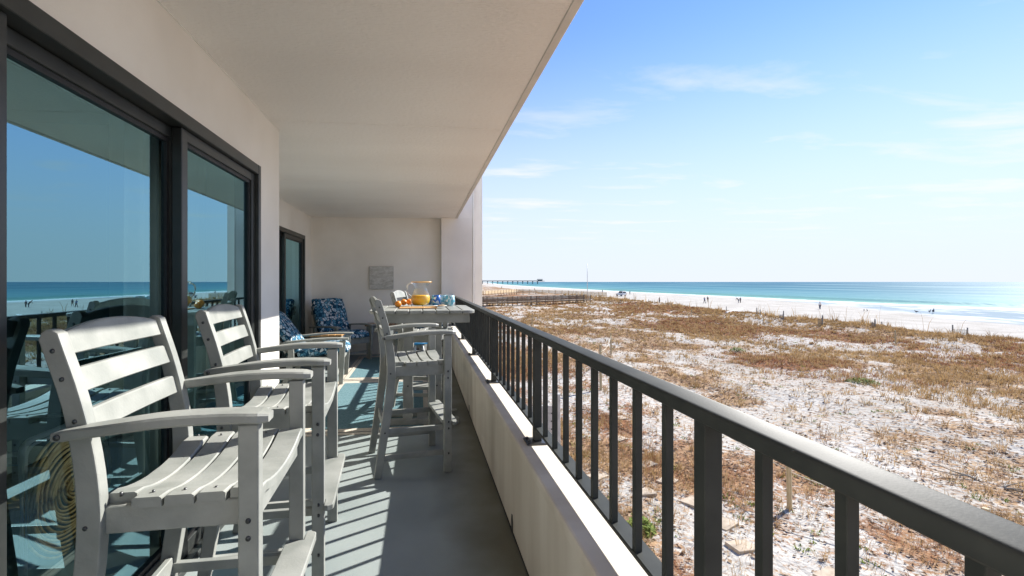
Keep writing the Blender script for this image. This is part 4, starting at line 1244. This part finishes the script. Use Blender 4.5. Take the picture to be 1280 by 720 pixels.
# grey boarded fence below the balcony
fx_, fy_ = 3.05, 14.0
fg = empty('board_fence', (fx_, fy_, -4.2))
tag(fg, 'grey horizontal board fence panel on the sand seen low between the balusters', 'fence')
for sx_ in (0.0, 1.12):
    MB().box(sx_ - 0.05, sx_ + 0.05, -0.05, 0.05, -0.2, 1.75 + (0.32 if sx_ > 0.5 else 0), bev=0.01).build('post', M['vinyl'], fg)
mb = MB()
for i in range(7):
    mb.box(0.052, 1.068, -0.015, 0.015, 0.06 + i * 0.24, 0.06 + i * 0.24 + 0.222, bev=0.004)
    mb.box(0.052, 1.068, 0.016, 0.024, 0.06 + i * 0.24 + 0.1, 0.06 + i * 0.24 + 0.24 if i < 6 else 0.06 + i * 0.24 + 0.2, mi=0)
mb.build('boards', M['vinyl'], fg)
mb = MB()
for i in range(6):
    mb.box(0.88, 1.0, -0.017, -0.0155, 0.27 + i * 0.24, 0.31 + i * 0.24)
    mb.box(0.28, 0.4, -0.017, -0.0155, 0.27 + i * 0.24, 0.31 + i * 0.24)
mb.build('slots', M['black'], fg)['kind'] = 'stuff'

# sand fence remains on the beach side of the dune
def sand_post(px, py, hpx, label, wide=0.14, lean=0.0):
    x, y, z = at_ground(px, py)
    h = hpx * (y * CT + x * ST) / FPX
    o = MB().cyl((0, 0, -0.2), (0.02, 0, h), wide * 0.5, wide * 0.44, seg=9).build('fence_post', M['fencegrey'])
    o.location = (x, y, z); o.rotation_euler = (0, lean, random.uniform(0, 3))
    tag(o, label, 'post', 'weathered sand fence posts')
    return Vector((x, y, z)), h
fp = [(946, 394, 9.5, 'weathered post of the pair left of the leaning fence flap, taller one'), (950.2, 394.3, 7.5, 'weathered post of the pair left of the leaning fence flap, shorter one'),
      (979.6, 401, 12.5, 'thick weathered post with a leaning fence flap on its left, centre of the beach edge'), (1028.3, 407, 13, 'thick weathered post with a fence flap, right of the walking person'),
      (1094, 410, 11, 'weathered post left of the pair before the wet sand'), (1102.3, 410, 8, 'shorter weathered post right of the pair before the wet sand'),
      (1191, 418.5, 12.5, 'weathered post at the left end of the remaining sand fence at far right'), (1209.3, 419, 9.5, 'weathered post at the right end of the remaining sand fence at far right'),
      (908, 388.5, 5.5, 'short weathered stub beside the low white plank'), (811, 378, 4.0, 'small dark stub on the dune crest left of centre'), (832, 379.5, 3.6, 'small dark stub on the crest, second from the left')]
P_ = [sand_post(*q) for q in fp]
def pickets(a_, b_, h, n_, label, lean=0.0):
    a_ = a_.copy(); b_ = b_.copy()
    e_ = empty('sand_fence', tuple(a_))
    tag(e_, label, 'fence', 'remnants of picket sand fence')
    mb = MB()
    d = b_ - a_
    for i in range(n_):
        p = d * ((i + 0.7) / (n_ + 0.4))
        hh = h * random.uniform(0.72, 1.05)
        mb.box(p.x - 0.022, p.x + 0.022, p.y - 0.012, p.y + 0.012, -0.1, hh, M=Matrix.Translation((0, 0, p.z)) )
    mb.build('pickets', M['fencegrey'], e_)
    MB().tube([(d * 0.02) + Vector((0, 0, h * 0.8)), (d * 0.98) + Vector((0, 0, h * 0.75))], 0.012, 5).tube([(d * 0.02) + Vector((0, 0, h * 0.3)), (d * 0.98) + Vector((0, 0, h * 0.3))], 0.012, 5).build('wire', M['bolt'], e_)
pickets(P_[6][0], P_[7][0], P_[7][1] * 0.85, 7, 'short run of grey picket sand fence between two posts at far right of the beach')
for k, (i, dpx, lb) in enumerate(((2, -5.6, 'fence flap of grey pickets beside the thick post at the centre of the beach edge'), (3, -6.2, 'fence flap of grey pickets left of the thick post behind the walking person'), (4, -5.0, 'fence flap of grey pickets left of the pair of posts'))):
    px, py = fp[i][0] + dpx, fp[i][1] + 0.3
    x, y, z = at_ground(px, py)
    pickets(Vector((x, y, z)), P_[i][0] + Vector((-0.06, 0, 0)), P_[i][1] * 0.72, 5, lb)
x0_, y0_, z0_ = at_ground(908, 391.5); x1_, y1_, z1_ = at_ground(928, 391.5)
o = MB().box(0, math.hypot(x1_ - x0_, y1_ - y0_), -0.12, 0.12, 0.0, 0.22, bev=0.02).build('white_plank', M['white'])
o.location = (x0_, y0_, max(z0_, z1_)); o.rotation_euler.z = math.atan2(y1_ - y0_, x1_ - x0_)
tag(o, 'long low pale plank lying on the beach side of the dune', 'plank')

# tall thin pole
x, y, z = at_ground(734.2, 372)
zr = y * CT + x * ST
o = MB().cyl((0, 0, -0.5), (0, 0, 42 * zr / FPX), 0.11, 0.07, seg=10).build('tall_pole', M['pole'])
o.location = (x, y, z)
tag(o, 'tall thin white pole rising above the horizon by the dune boardwalk', 'pole')

# ------------------------------------------------------------------ dune boardwalks
def boardwalk(pts, wmat, label, deck_w=1.9, step=2.6, rails=4, rh=1.15):
    """pts: (x, y, deck height)"""
    e_ = empty('boardwalk', pts[0][:2] + (pts[0][2],))
    tag(e_, label, 'boardwalk', 'dune boardwalks')
    o0 = Vector(e_.location)
    dk, = (MB(),)
    rl = [MB(), MB()]
    posts = []
    for (a_, b_) in zip(pts[:-1], pts[1:]):
        A_, B_ = Vector(a_) - o0, Vector(b_) - o0
        d = B_ - A_; ln = d.length; dn = d.normalized(); side = Vector((-dn.y, dn.x, 0)).normalized()
        Mx = Matrix((dn, side, dn.cross(side))).transposed().to_4x4(); Mx.translation = A_
        n_ = int(ln / 0.17)
        for i in range(n_):
            dk.box(i * 0.17, i * 0.17 + 0.15, -deck_w / 2, deck_w / 2, -0.04, 0.0, M=Mx)
        dk.box(0, ln, -deck_w / 2 + 0.1, -deck_w / 2 + 0.15, -0.24, -0.045, M=Mx).box(0, ln, deck_w / 2 - 0.15, deck_w / 2 - 0.1, -0.24, -0.045, M=Mx)
        k = max(1, int(ln / step))
        for s in (0, 1):
            sy = (-1 if s == 0 else 1) * deck_w / 2
            for r_ in range(rails):
                z = 0.16 + r_ * (rh - 0.2) / rails
                rl[s].box(0, ln, sy - 0.02, sy + 0.02, z, z + 0.11, M=Mx)
            rl[s].box(0, ln, sy - 0.09, sy + 0.09, rh - 0.02, rh + 0.03, M=Mx)
            for i in range(k + 1):
                p = A_ + dn * (ln * i / k) + side * (sy + (0.065 if s else -0.065))
                posts.append(p)
    dk.build('deck', wmat, e_)
    rl[0].build('railing', wmat, e_); rl[1].build('railing', wmat, e_)
    for p in posts[:98]:
        gzz = gz(p.x + o0.x, p.y + o0.y) - o0.z
        MB().box(p.x - 0.06, p.x + 0.06, p.y - 0.06, p.y + 0.06, min(gzz - 0.2, p.z - 0.3), p.z + rh + 0.08).build('post', wmat, e_)
boardwalk([(-22, 95, -3.3), (13.9, 102, -3.28), (26, 107, -3.2), (42.5, 117, -3.25)], M['weathered'], 'long grey brown wooden boardwalk with railings crossing the dunes, nearer one')
boardwalk([(-14, 160, -3.1), (22, 167, -3.15), (40, 195, -3.05), (60, 187, -3.6), (74, 182, -4.2)], M['palewood'], 'pale wooden boardwalk with railings sloping down to the beach, farther one')

# ------------------------------------------------------------------ fishing pier on the horizon
PD = 1150.0
pr = empty('fishing_pier', (150, PD, WATER_Z))
tag(pr, 'long fishing pier on piles on the horizon with a small roof at its end', 'pier')
M['pier'] = noisy('pier_concrete', (0.16, 0.17, 0.17), (0.22, 0.23, 0.23), 0.5, 0.9)
xe = 302.0
mb = MB().box(-60, xe - 150, -3, 3, 6.6, 7.5)
mb.box(-60, xe - 150, -3, -2.8, 7.5, 8.5)
mb.build('deck', M['pier'], pr)
for k in range(16):
    x = -50 + k * 12.6
    MB().box(x - 0.9, x + 0.9, -2.6, 2.6, 5.7, 6.6).cyl((x, -2.2, -3), (x, -2.2, 5.8), 0.55, seg=8).cyl((x, 2.2, -3), (x, 2.2, 5.8), 0.55, seg=8).build('pile', M['pier'], pr)
MB().box(xe - 166, xe - 146, -5, 5, 6.4, 7.5).build('pier_head', M['pier'], pr)
MB().prism([(-5, 10.3), (0, 12.6), (5, 10.3)], xe - 164, xe - 150, axis='x').box(xe - 162, xe - 152, -3.4, 3.4, 7.5, 10.3).build('shelter', M['pier'], pr)

# ------------------------------------------------------------------ beach vehicle
x, y, z = at_ground(776.5, 370.2)
vh = empty('beach_vehicle', (x, y, z), R(104))
tag(vh, 'white boxy patrol vehicle with dark windows parked on the beach', 'vehicle')
M['vglass'] = noisy('vehicle_glass', (0.01, 0.012, 0.014), (0.02, 0.022, 0.025), 3, 0.1)
body = MB().prism([(-2.0, 0.42), (2.0, 0.42), (2.15, 0.6), (2.12, 1.02), (1.05, 1.18), (0.72, 1.25), (-2.02, 1.25), (-2.1, 0.9)], -0.98, 0.98, axis='y', bev=0.05)
body.prism([(-1.96, 1.252), (0.78, 1.252), (0.30, 1.92), (0.05, 2.0), (-1.80, 2.0), (-1.92, 1.9)], -0.86, 0.86, axis='y', bev=0.05)
body.build('body', M['white'], vh)
MB().prism([(-1.75, 1.33), (0.50, 1.33), (0.16, 1.84), (-1.7, 1.84)], -0.875, -0.862, axis='y').prism([(-1.75, 1.33), (0.50, 1.33), (0.16, 1.84), (-1.7, 1.84)], 0.862, 0.875, axis='y').build('side_window', M['vglass'], vh)
MB().box(-1.965, -1.945, -0.72, 0.72, 1.36, 1.84).build('rear_window', M['vglass'], vh)
MB().box(-1.6, 0.0, -0.7, 0.7, 2.002, 2.12, bev=0.03).build('roof_rack', M['vglass'], vh)
for sx_ in (-1.3, 1.35):
    for s in (-1, 1):
        wr_ = MB().cyl((sx_, s * 0.78, 0.38), (sx_, s * 1.0, 0.38), 0.38, seg=20).build('wheel', M['black'], vh)
        MB().cyl((sx_, s * 0.995, 0.38), (sx_, s * 1.01, 0.38), 0.2, seg=14).build('rim', M['vinyl'], vh).parent = vh
for s in (-1, 1):
    MB().box(-2.13, -2.08, s * 0.8 - 0.1, s * 0.8 + 0.1, 0.85, 1.05).build('tail_light', M['redcloth'], vh)

# ------------------------------------------------------------------ people on the beach
def skin_obj(name, verts, edges, radii, material, parent, root_i=0):
    me = bpy.data.meshes.new(name)
    me.from_pydata([tuple(v) for v in verts], edges, [])
    o = bpy.data.objects.new(name, me); COL.objects.link(o)
    sk = o.modifiers.new('skin', 'SKIN'); sk.use_smooth_shade = True
    if not me.skin_vertices: me.skin_vertices.new()
    for i, r_ in enumerate(radii):
        d = me.skin_vertices[0].data[i]
        d.radius = (r_, r_) if not isinstance(r_, tuple) else r_
        d.use_root = (i == root_i)
    sb = o.modifiers.new('sub', 'SUBSURF'); sb.levels = 1; sb.render_levels = 1
    me.materials.append(material)
    o.parent = parent
    return o
def person(px, py, face, top_m, leg_m, label, h=1.72, pose='stand', group='people on the beach'):
    x, y, z = at_ground(px, py)
    e_ = empty('person', (x, y, z), face); tag(e_, label, 'person', group)
    k = h / 1.72
    step = {'stand': 0.04, 'walk': 0.26, 'bend': 0.12}[pose]
    lean = {'stand': 0.0, 'walk': 0.05, 'bend': 0.42}[pose]
    drop = {'stand': 0.0, 'walk': 0.02, 'bend': 0.10}[pose]
    hip = Vector((0, 0, 0.92 - drop)); chest = hip + Vector((lean, 0, 0.42 * math.cos(lean))); neck = chest + Vector((lean * 0.4, 0, 0.14)); head = neck + Vector((lean * 0.4 + 0.01, 0, 0.13)); crown = head + Vector((0.0, 0, 0.09))
    V = [hip, hip + Vector((lean * 0.5, 0, 0.2)), chest, neck, head, crown]
    E = [(0, 1), (1, 2), (2, 3), (3, 4), (4, 5)]
    Rr = [0.125, 0.115, 0.135, 0.052, 0.088, 0.07]
    LV = []
    for s in (-1, 1):
        i0 = len(V)
        kx = step * s
        V += [hip + Vector((0, s * 0.085, -0.06)), Vector((kx * 0.6 + 0.05, s * 0.09, 0.48 - drop / 2)), Vector((kx, s * 0.09, 0.09)), Vector((kx + 0.13, s * 0.10, 0.035))]
        E += [(0, i0), (i0, i0 + 1), (i0 + 1, i0 + 2), (i0 + 2, i0 + 3)]; Rr += [0.085, 0.058, 0.038, 0.032]
        j0 = len(V)
        sw = -kx * 0.9 if pose == 'walk' else (0.32 if pose == 'bend' else 0.03)
        sh = chest + Vector((0, s * 0.18, 0.05))
        V += [sh, sh + Vector((sw * 0.4, s * 0.05, -0.27)), sh + Vector((sw, s * 0.05, -0.50)), sh + Vector((sw * 1.1 + 0.01, s * 0.045, -0.60))]
        E += [(2, j0), (j0, j0 + 1), (j0 + 1, j0 + 2), (j0 + 2, j0 + 3)]; Rr += [0.058, 0.042, 0.03, 0.033]
    V = [v * k for v in V]; Rr = [r_ * k for r_ in Rr]
    skin_obj('body', V, E, Rr, M['skin'], e_)
    # shirt and trousers follow the body a little larger
    def sub(ids, grow, name, m_):
        ids = list(ids); mp__ = {a_: i for i, a_ in enumerate(ids)}
        ed = [(mp__[a_], mp__[b_]) for a_, b_ in E if a_ in mp__ and b_ in mp__]
        skin_obj(name, [V[i] for i in ids], ed, [Rr[i] + grow for i in ids], m_, e_)
    sub([2, 1, 0, 10, 11, 18, 19], 0.016, 'shirt', top_m)
    sub([0, 6, 7, 8, 14, 15, 16], 0.018, 'trousers', leg_m)
    hd = V[4]
    MB().ball((hd.x - 0.015, 0, hd.z + 0.055), 0.098, (1, 0.95, 0.85), seg=14).build('hair', M['hair'], e_)
person(1025, 387, R(200), M['whitecloth'], M['navy'], 'person in pale top and dark trousers standing alone on white sand right of centre', pose='stand')
person(880.8, 379.6, R(90), M['bluecloth'], M['dkgrey'], 'person in blue walking at the water edge, left one of the close pair', pose='walk')
person(884.8, 378.2, R(80), M['dkgrey'], M['khaki'], 'person in a dark top walking at the water edge, right one of the close pair', pose='walk')
person(923.2, 378.6, R(180), M['blackcloth'], M['navy'], 'person in black bending over on the beach', pose='bend')
person(925.4, 378.8, R(10), M['navy'], M['dkgrey'], 'person in navy standing beside the bending one on the beach', h=1.6)
person(824.3, 379.6, R(120), M['dkgrey'], M['blackcloth'], 'person in dark clothes behind the dune crest, between vehicle and walkers', h=1.75)
person(787.3, 368.4, R(30), M['navy'], M['blackcloth'], 'person in dark clothes just right of the white patrol vehicle', h=1.7)
person(753, 366.2, R(30), M['dkgrey'], M['navy'], 'person in grey between the tall pole and the white patrol vehicle', h=1.75)
person(668.2, 363.6, R(60), M['redcloth'], M['khaki'], 'person in a dull red top on the far beach behind the boardwalks', pose='walk')
person(627, 360.8, R(60), M['blackcloth'], M['dkgrey'], 'person in black on the far beach near the column', pose='walk')

# shore birds
def bird(px, py, label, sc=1.0):
    x, y, z = at_ground(px, py)
    t_ = MB()
    t_.ball((0, 0, 0.26), 0.12, (1.6, 0.75, 0.8), seg=14)
    t_.cyl((0.12, 0, 0.30), (0.2, 0, 0.42), 0.045, 0.03, seg=8).ball((0.215, 0, 0.44), 0.045, seg=10)
    t_.cyl((0.25, 0, 0.44), (0.33, 0, 0.43), 0.012, 0.004, seg=6)
    t_.cyl((-0.12, 0, 0.28), (-0.32, 0, 0.26), 0.06, 0.015, seg=8)
    for s in (-1, 1):
        t_.cyl((0.0, s * 0.04, 0.2), (0.02, s * 0.04, -0.02), 0.01, seg=6)
    o = t_.build('shore_bird', M['dkgrey']); o.location = (x, y, z); o.scale = (sc,) * 3; o.rotation_euler.z = random.uniform(0, 6)
    tag(o, label, 'bird', 'birds on the wet sand')
bird(1166.5, 392.2, 'larger dark bird on the wet sand, right one of the close two', 2.0)
bird(1162, 391.2, 'small dark bird on the wet sand, left one of the close two', 1.3)
bird(1145.5, 391.4, 'small dark bird on the wet sand to the left of the close two', 1.2)
bird(1084, 389.6, 'small dark bird on the wet sand left of centre at the first swash, right one', 1.1)
bird(1080, 389.4, 'small dark bird on the wet sand left of centre at the first swash, left one', 1.1)

# ------------------------------------------------------------------ dune plants
def blade_mat(name, ramp, rough=0.8):
    m_ = mat(name, ramp[0], rough, 0, 0.2)
    t, n, l, b = nodes(m_)
    at_ = n('ShaderNodeAttribute'); at_.attribute_name = 'tint'
    rp = n('ShaderNodeValToRGB'); e = rp.color_ramp.elements
    e[0].position = 0; e[0].color = (*ramp[0], 1); e[1].position = 1; e[1].color = (*ramp[-1], 1)
    for i, c in enumerate(ramp[1:-1]):
        q = e.new((i + 1) / (len(ramp) - 1)); q.color = (*c, 1)
    l(at_.outputs['Fac'], rp.inputs[0]); l(rp.outputs[0], b.inputs['Base Color'])
    tr = n('ShaderNodeBsdfTranslucent'); l(rp.outputs[0], tr.inputs['Color'])
    mx = n('ShaderNodeMixShader'); mx.inputs[0].default_value = 0.25
    l(b.outputs[0], mx.inputs[1]); l(tr.outputs[0], mx.inputs[2])
    l(mx.outputs[0], t.nodes['Material Output'].inputs[0])
    return m_

def scatter(n_, rmin, rmax, power, maskf, seed):
    """points over the dune field, thinner with distance"""
    r = np.random.default_rng(seed)
    m_ = n_ * 6
    u = r.random(m_)
    a_ = 2 + power
    zr = (rmin ** a_ + u * (rmax ** a_ - rmin ** a_)) ** (1 / a_)
    ang = np.arctan(r.uniform(-0.14, 1.42, m_)) + 0
    X = zr * (np.tan(ang) * CT + ST); D = zr * (CT - np.tan(ang) * ST)
    ok = (X > 1.3) & (D > -8) & (X < crest(D) + 5)
    ok &= r.random(m_) < maskf(X, D)
    X, D = X[ok][:n_], D[ok][:n_]
    return X, D, r

def tufts(name, X, D, r, blades, height, spread, width, material, label, cat, far_boost=True, lean=0.5, pat=None):
    k = len(X); Bn = blades
    zr = D * CT + X * ST
    hs = height * (0.55 + 0.9 * r.random(k))
    Z = ground_z(X, D)
    tx = np.repeat(X, Bn); ty = np.repeat(D, Bn); tz = np.repeat(Z, Bn); th = np.repeat(hs, Bn)
    q = r.random(len(tx)) * 2 * PI; rad = np.sqrt(r.random(len(tx))) * spread * np.repeat(0.5 + r.random(k), Bn)
    bx = tx + np.cos(q) * rad; by = ty + np.sin(q) * rad
    ln = th * (0.5 + 0.6 * r.random(len(tx)))
    lq = q + r.normal(0, 0.7, len(tx)); la = lean * (0.3 + r.random(len(tx)))
    w_ = np.maximum(width, np.repeat(zr, Bn) * 0.0009) * (0.7 + 0.6 * r.random(len(tx)))
    pq = r.random(len(tx)) * PI
    px_, py_ = np.cos(pq) * w_ / 2, np.sin(pq) * w_ / 2
    m1x = bx + np.cos(lq) * np.sin(la) * ln * 0.45; m1y = by + np.sin(lq) * np.sin(la) * ln * 0.45; m1z = tz + np.cos(la) * ln * 0.55
    tx_ = bx + np.cos(lq) * np.sin(la * 1.5) * ln; ty_ = by + np.sin(lq) * np.sin(la * 1.5) * ln; tz_ = tz + np.cos(la * 1.5) * ln
    v0 = np.stack([bx - px_, by - py_, tz - 0.03], 1); v1 = np.stack([bx + px_, by + py_, tz - 0.03], 1)
    v2 = np.stack([m1x + px_ * 0.8, m1y + py_ * 0.8, m1z], 1); v3 = np.stack([m1x - px_ * 0.8, m1y - py_ * 0.8, m1z], 1)
    v4 = np.stack([tx_, ty_, tz_], 1)
    co = np.stack([v0, v1, v2, v3, v4], 1).reshape(-1, 3)
    i0 = np.arange(len(tx)) * 5
    fq_ = np.concatenate([np.stack([i0, i0 + 1, i0 + 2], 1), np.stack([i0, i0 + 2, i0 + 3], 1), np.stack([i0 + 3, i0 + 2, i0 + 4], 1)])
    me = mesh_arrays(name, co, fq_, material)
    tint = np.repeat(np.clip(np.repeat(r.random(k), Bn) * 0.7 + r.random(len(tx)) * 0.3, 0, 1), 5)
    at_ = me.attributes.new('tint', 'FLOAT', 'POINT'); at_.data.foreach_set('value', tint.astype(np.float32))
    o = bpy.data.objects.new(name, me); COL.objects.link(o)
    tag(o, label, cat, kind='stuff')
    return o

M['straw'] = blade_mat('dry_straw', [(0.22, 0.14, 0.065), (0.44, 0.29, 0.13), (0.56, 0.41, 0.23)])
M['rust'] = blade_mat('rusty_stems', [(0.15, 0.06, 0.03), (0.32, 0.15, 0.075), (0.45, 0.27, 0.145)])
M['litter'] = blade_mat('dead_leaves', [(0.09, 0.055, 0.035), (0.21, 0.13, 0.08), (0.36, 0.24, 0.14)])
M['green'] = blade_mat('green_leaves', [(0.07, 0.11, 0.02), (0.14, 0.20, 0.03), (0.28, 0.30, 0.07)])

X, D, r = scatter(19000, 5, 140, -0.9, lambda x, y: 0.045 + veg_mask(x, y) * 0.42 + 0.12 * litter_mask(x, y), 3)
tufts('dune_grass', X, D, r, 12, 0.30, 0.16, 0.006, M['straw'], 'dry straw coloured grass tufts over the dunes', 'grass')
X, D, r = scatter(11000, 5, 120, -0.8, lambda x, y: 0.8 * np.maximum(veg_mask(x, y), 0.5 * litter_mask(x, y)) * red_mask(x, y) + 0.006, 4)
tufts('rusty_ground_cover', X, D, r, 14, 0.24, 0.26, 0.006, M['rust'], 'rust brown dry plants in patches over the dunes', 'plants', lean=0.7)
X, D, r = scatter(900, 40, 170, 0.0, lambda x, y: np.exp(-((x - crest(y)) / 3.5) ** 2), 5)
tufts('crest_grass', X, D, r, 16, 0.75, 0.32, 0.012, M['straw'], 'taller tan grass clumps along the dune crest', 'grass', lean=0.45)
X, D, r = scatter(260, 40, 170, 0.0, lambda x, y: np.exp(-((x - crest(y) - 1) / 3.5) ** 2), 9)
tufts('sea_oats', X, D, r, 3, 1.7, 0.3, 0.012, M['straw'], 'thin tall sea oats stalks on the dune crest', 'grass', lean=0.2)

# flat leaf litter
X, D, r = scatter(90000, 5, 80, -0.8, lambda x, y: 0.20 + 0.8 * litter_mask(x, y), 6)
k = len(X); Z = ground_z(X, D) + 0.012
q = r.random(k) * 2 * PI; s_ = (0.018 + 0.034 * r.random(k) ** 2) * (1 + (D * CT + X * ST) / 60); el = 0.35 + 0.6 * r.random(k)
ca, sa = np.cos(q), np.sin(q)
def off(a_, b_, zz): return np.stack([X + (ca * a_ - sa * b_ * el) * s_, D + (sa * a_ + ca * b_ * el) * s_, Z + zz * s_], 1)
co = np.stack([off(-1.2, 0, 0.1), off(0, -1, 0.9 * r.random(k)), off(1.2, 0, 0.5 * r.random(k)), off(0, 1, 0.9 * r.random(k))], 1).reshape(-1, 3)
i0 = np.arange(k) * 4
me = mesh_arrays('leaf_litter', co, np.concatenate([np.stack([i0, i0 + 1, i0 + 2], 1), np.stack([i0, i0 + 2, i0 + 3], 1)]), M['litter'])
at_ = me.attributes.new('tint', 'FLOAT', 'POINT'); at_.data.foreach_set('value', np.repeat(r.random(k), 4).astype(np.float32))
o = bpy.data.objects.new('leaf_litter', me); COL.objects.link(o); tag(o, 'dark dead leaves scattered on the white sand', 'litter', kind='stuff')

# green low growth, thickest near the building
X, D, r = scatter(1500, 5.5, 60, -1.0, lambda x, y: 0.02 + 0.9 * (fbm(x / 1.6, y / 1.6, 151, 3) > 0.58) * np.exp(-x / 9.0) + 0.03 * (fbm(x / 4, y / 4, 161, 2) > 0.7), 8)
tufts('green_sprigs', X, D, r, 16, 0.11, 0.13, 0.022, M['green'], 'low yellow green leafy sprigs in the sand', 'plants', lean=1.0)

# three separate green shrubs in the sand
for k, (px, py, rad_, hh_, lb) in enumerate(((800, 662, 0.34, 0.26, 'leafy yellow green shrub seen between balusters near the pavers'), (1078, 478, 0.75, 0.22, 'flat bright green shrub in the sand right of centre'), (922, 439, 0.6, 0.35, 'small dark green shrub among the tan grass at the centre'), (1245, 300 + 190, 0.5, 0.2, 'low green shrub near the right edge of the dunes'))):
    if k == 3: continue
    x, y, z = at_ground(px, py)
    e_ = empty('green_shrub', (x, y, z)); tag(e_, lb, 'shrub', 'green shrubs in the dunes')
    rr_ = np.random.default_rng(50 + k); nL = 420
    a0 = rr_.random(nL) * 2 * PI; r0 = np.sqrt(rr_.random(nL)) * rad_
    hz_ = hh_ * (1 - (r0 / rad_) ** 2) * (0.25 + 0.75 * rr_.random(nL)) + 0.02
    cxx, cyy = r0 * np.cos(a0), r0 * np.sin(a0)
    ls = 0.035 + 0.03 * rr_.random(nL); q = rr_.random(nL) * 2 * PI; tl_ = rr_.normal(0, 0.5, nL)
    def pt(u, v): return np.stack([cxx + (np.cos(q) * u - np.sin(q) * v) * ls, cyy + (np.sin(q) * u + np.cos(q) * v) * ls, hz_ + u * ls * np.sin(tl_)], 1)
    co = np.stack([pt(-1.1, 0), pt(0, -0.55), pt(1.2, 0), pt(0, 0.55)], 1).reshape(-1, 3); i0 = np.arange(nL) * 4
    me = mesh_arrays('leaves', co, np.concatenate([np.stack([i0, i0 + 1, i0 + 2], 1), np.stack([i0, i0 + 2, i0 + 3], 1)]), M['green'])
    at_ = me.attributes.new('tint', 'FLOAT', 'POINT'); at_.data.foreach_set('value', np.repeat(rr_.random(nL), 4).astype(np.float32))
    lo = bpy.data.objects.new('leaves', me); COL.objects.link(lo); lo.parent = e_
    mb = MB()
    for j in range(9):
        a1 = j * 0.7; mb.cyl((0, 0, -0.02), (math.cos(a1) * rad_ * 0.6, math.sin(a1) * rad_ * 0.6, hh_ * 0.6), 0.008, 0.004, seg=5)
    mb.build('stems', M['stem'], e_)

# bare dead branches lying on the sand
for k, (px, py, s_, lb) in enumerate(((1219, 600, 1.0, 'curved bare dead branch on the white sand at right'), (1256, 612, 0.9, 'tangled bare branch right of the curved one'), (1010, 492, 0.7, 'small bare branch among the red brown plants'), (1150, 575, 0.6, 'short bare twig left of the curved branch'))):
    x, y, z = at_ground(px, py)
    mb = MB()
    for j in range(4 if k < 2 else 2):
        a0 = random.uniform(0, 6.28); p = Vector((0, 0, 0.03)); pts = [p.copy()]
        for i in range(6):
            a0 += random.uniform(-0.5, 0.5)
            p = p + Vector((math.cos(a0) * 0.16, math.sin(a0) * 0.16, random.uniform(-0.02, 0.07))) * s_
            p.z = max(0.02, p.z)
            pts.append(p.copy())
        mb.tube(pts, 0.022 * s_, 6, taper=0.006)
    o = mb.build('dead_branch', M['fencegrey']); o.location = (x, y, z)
    tag(o, lb, 'branch', 'dead branches on the sand')
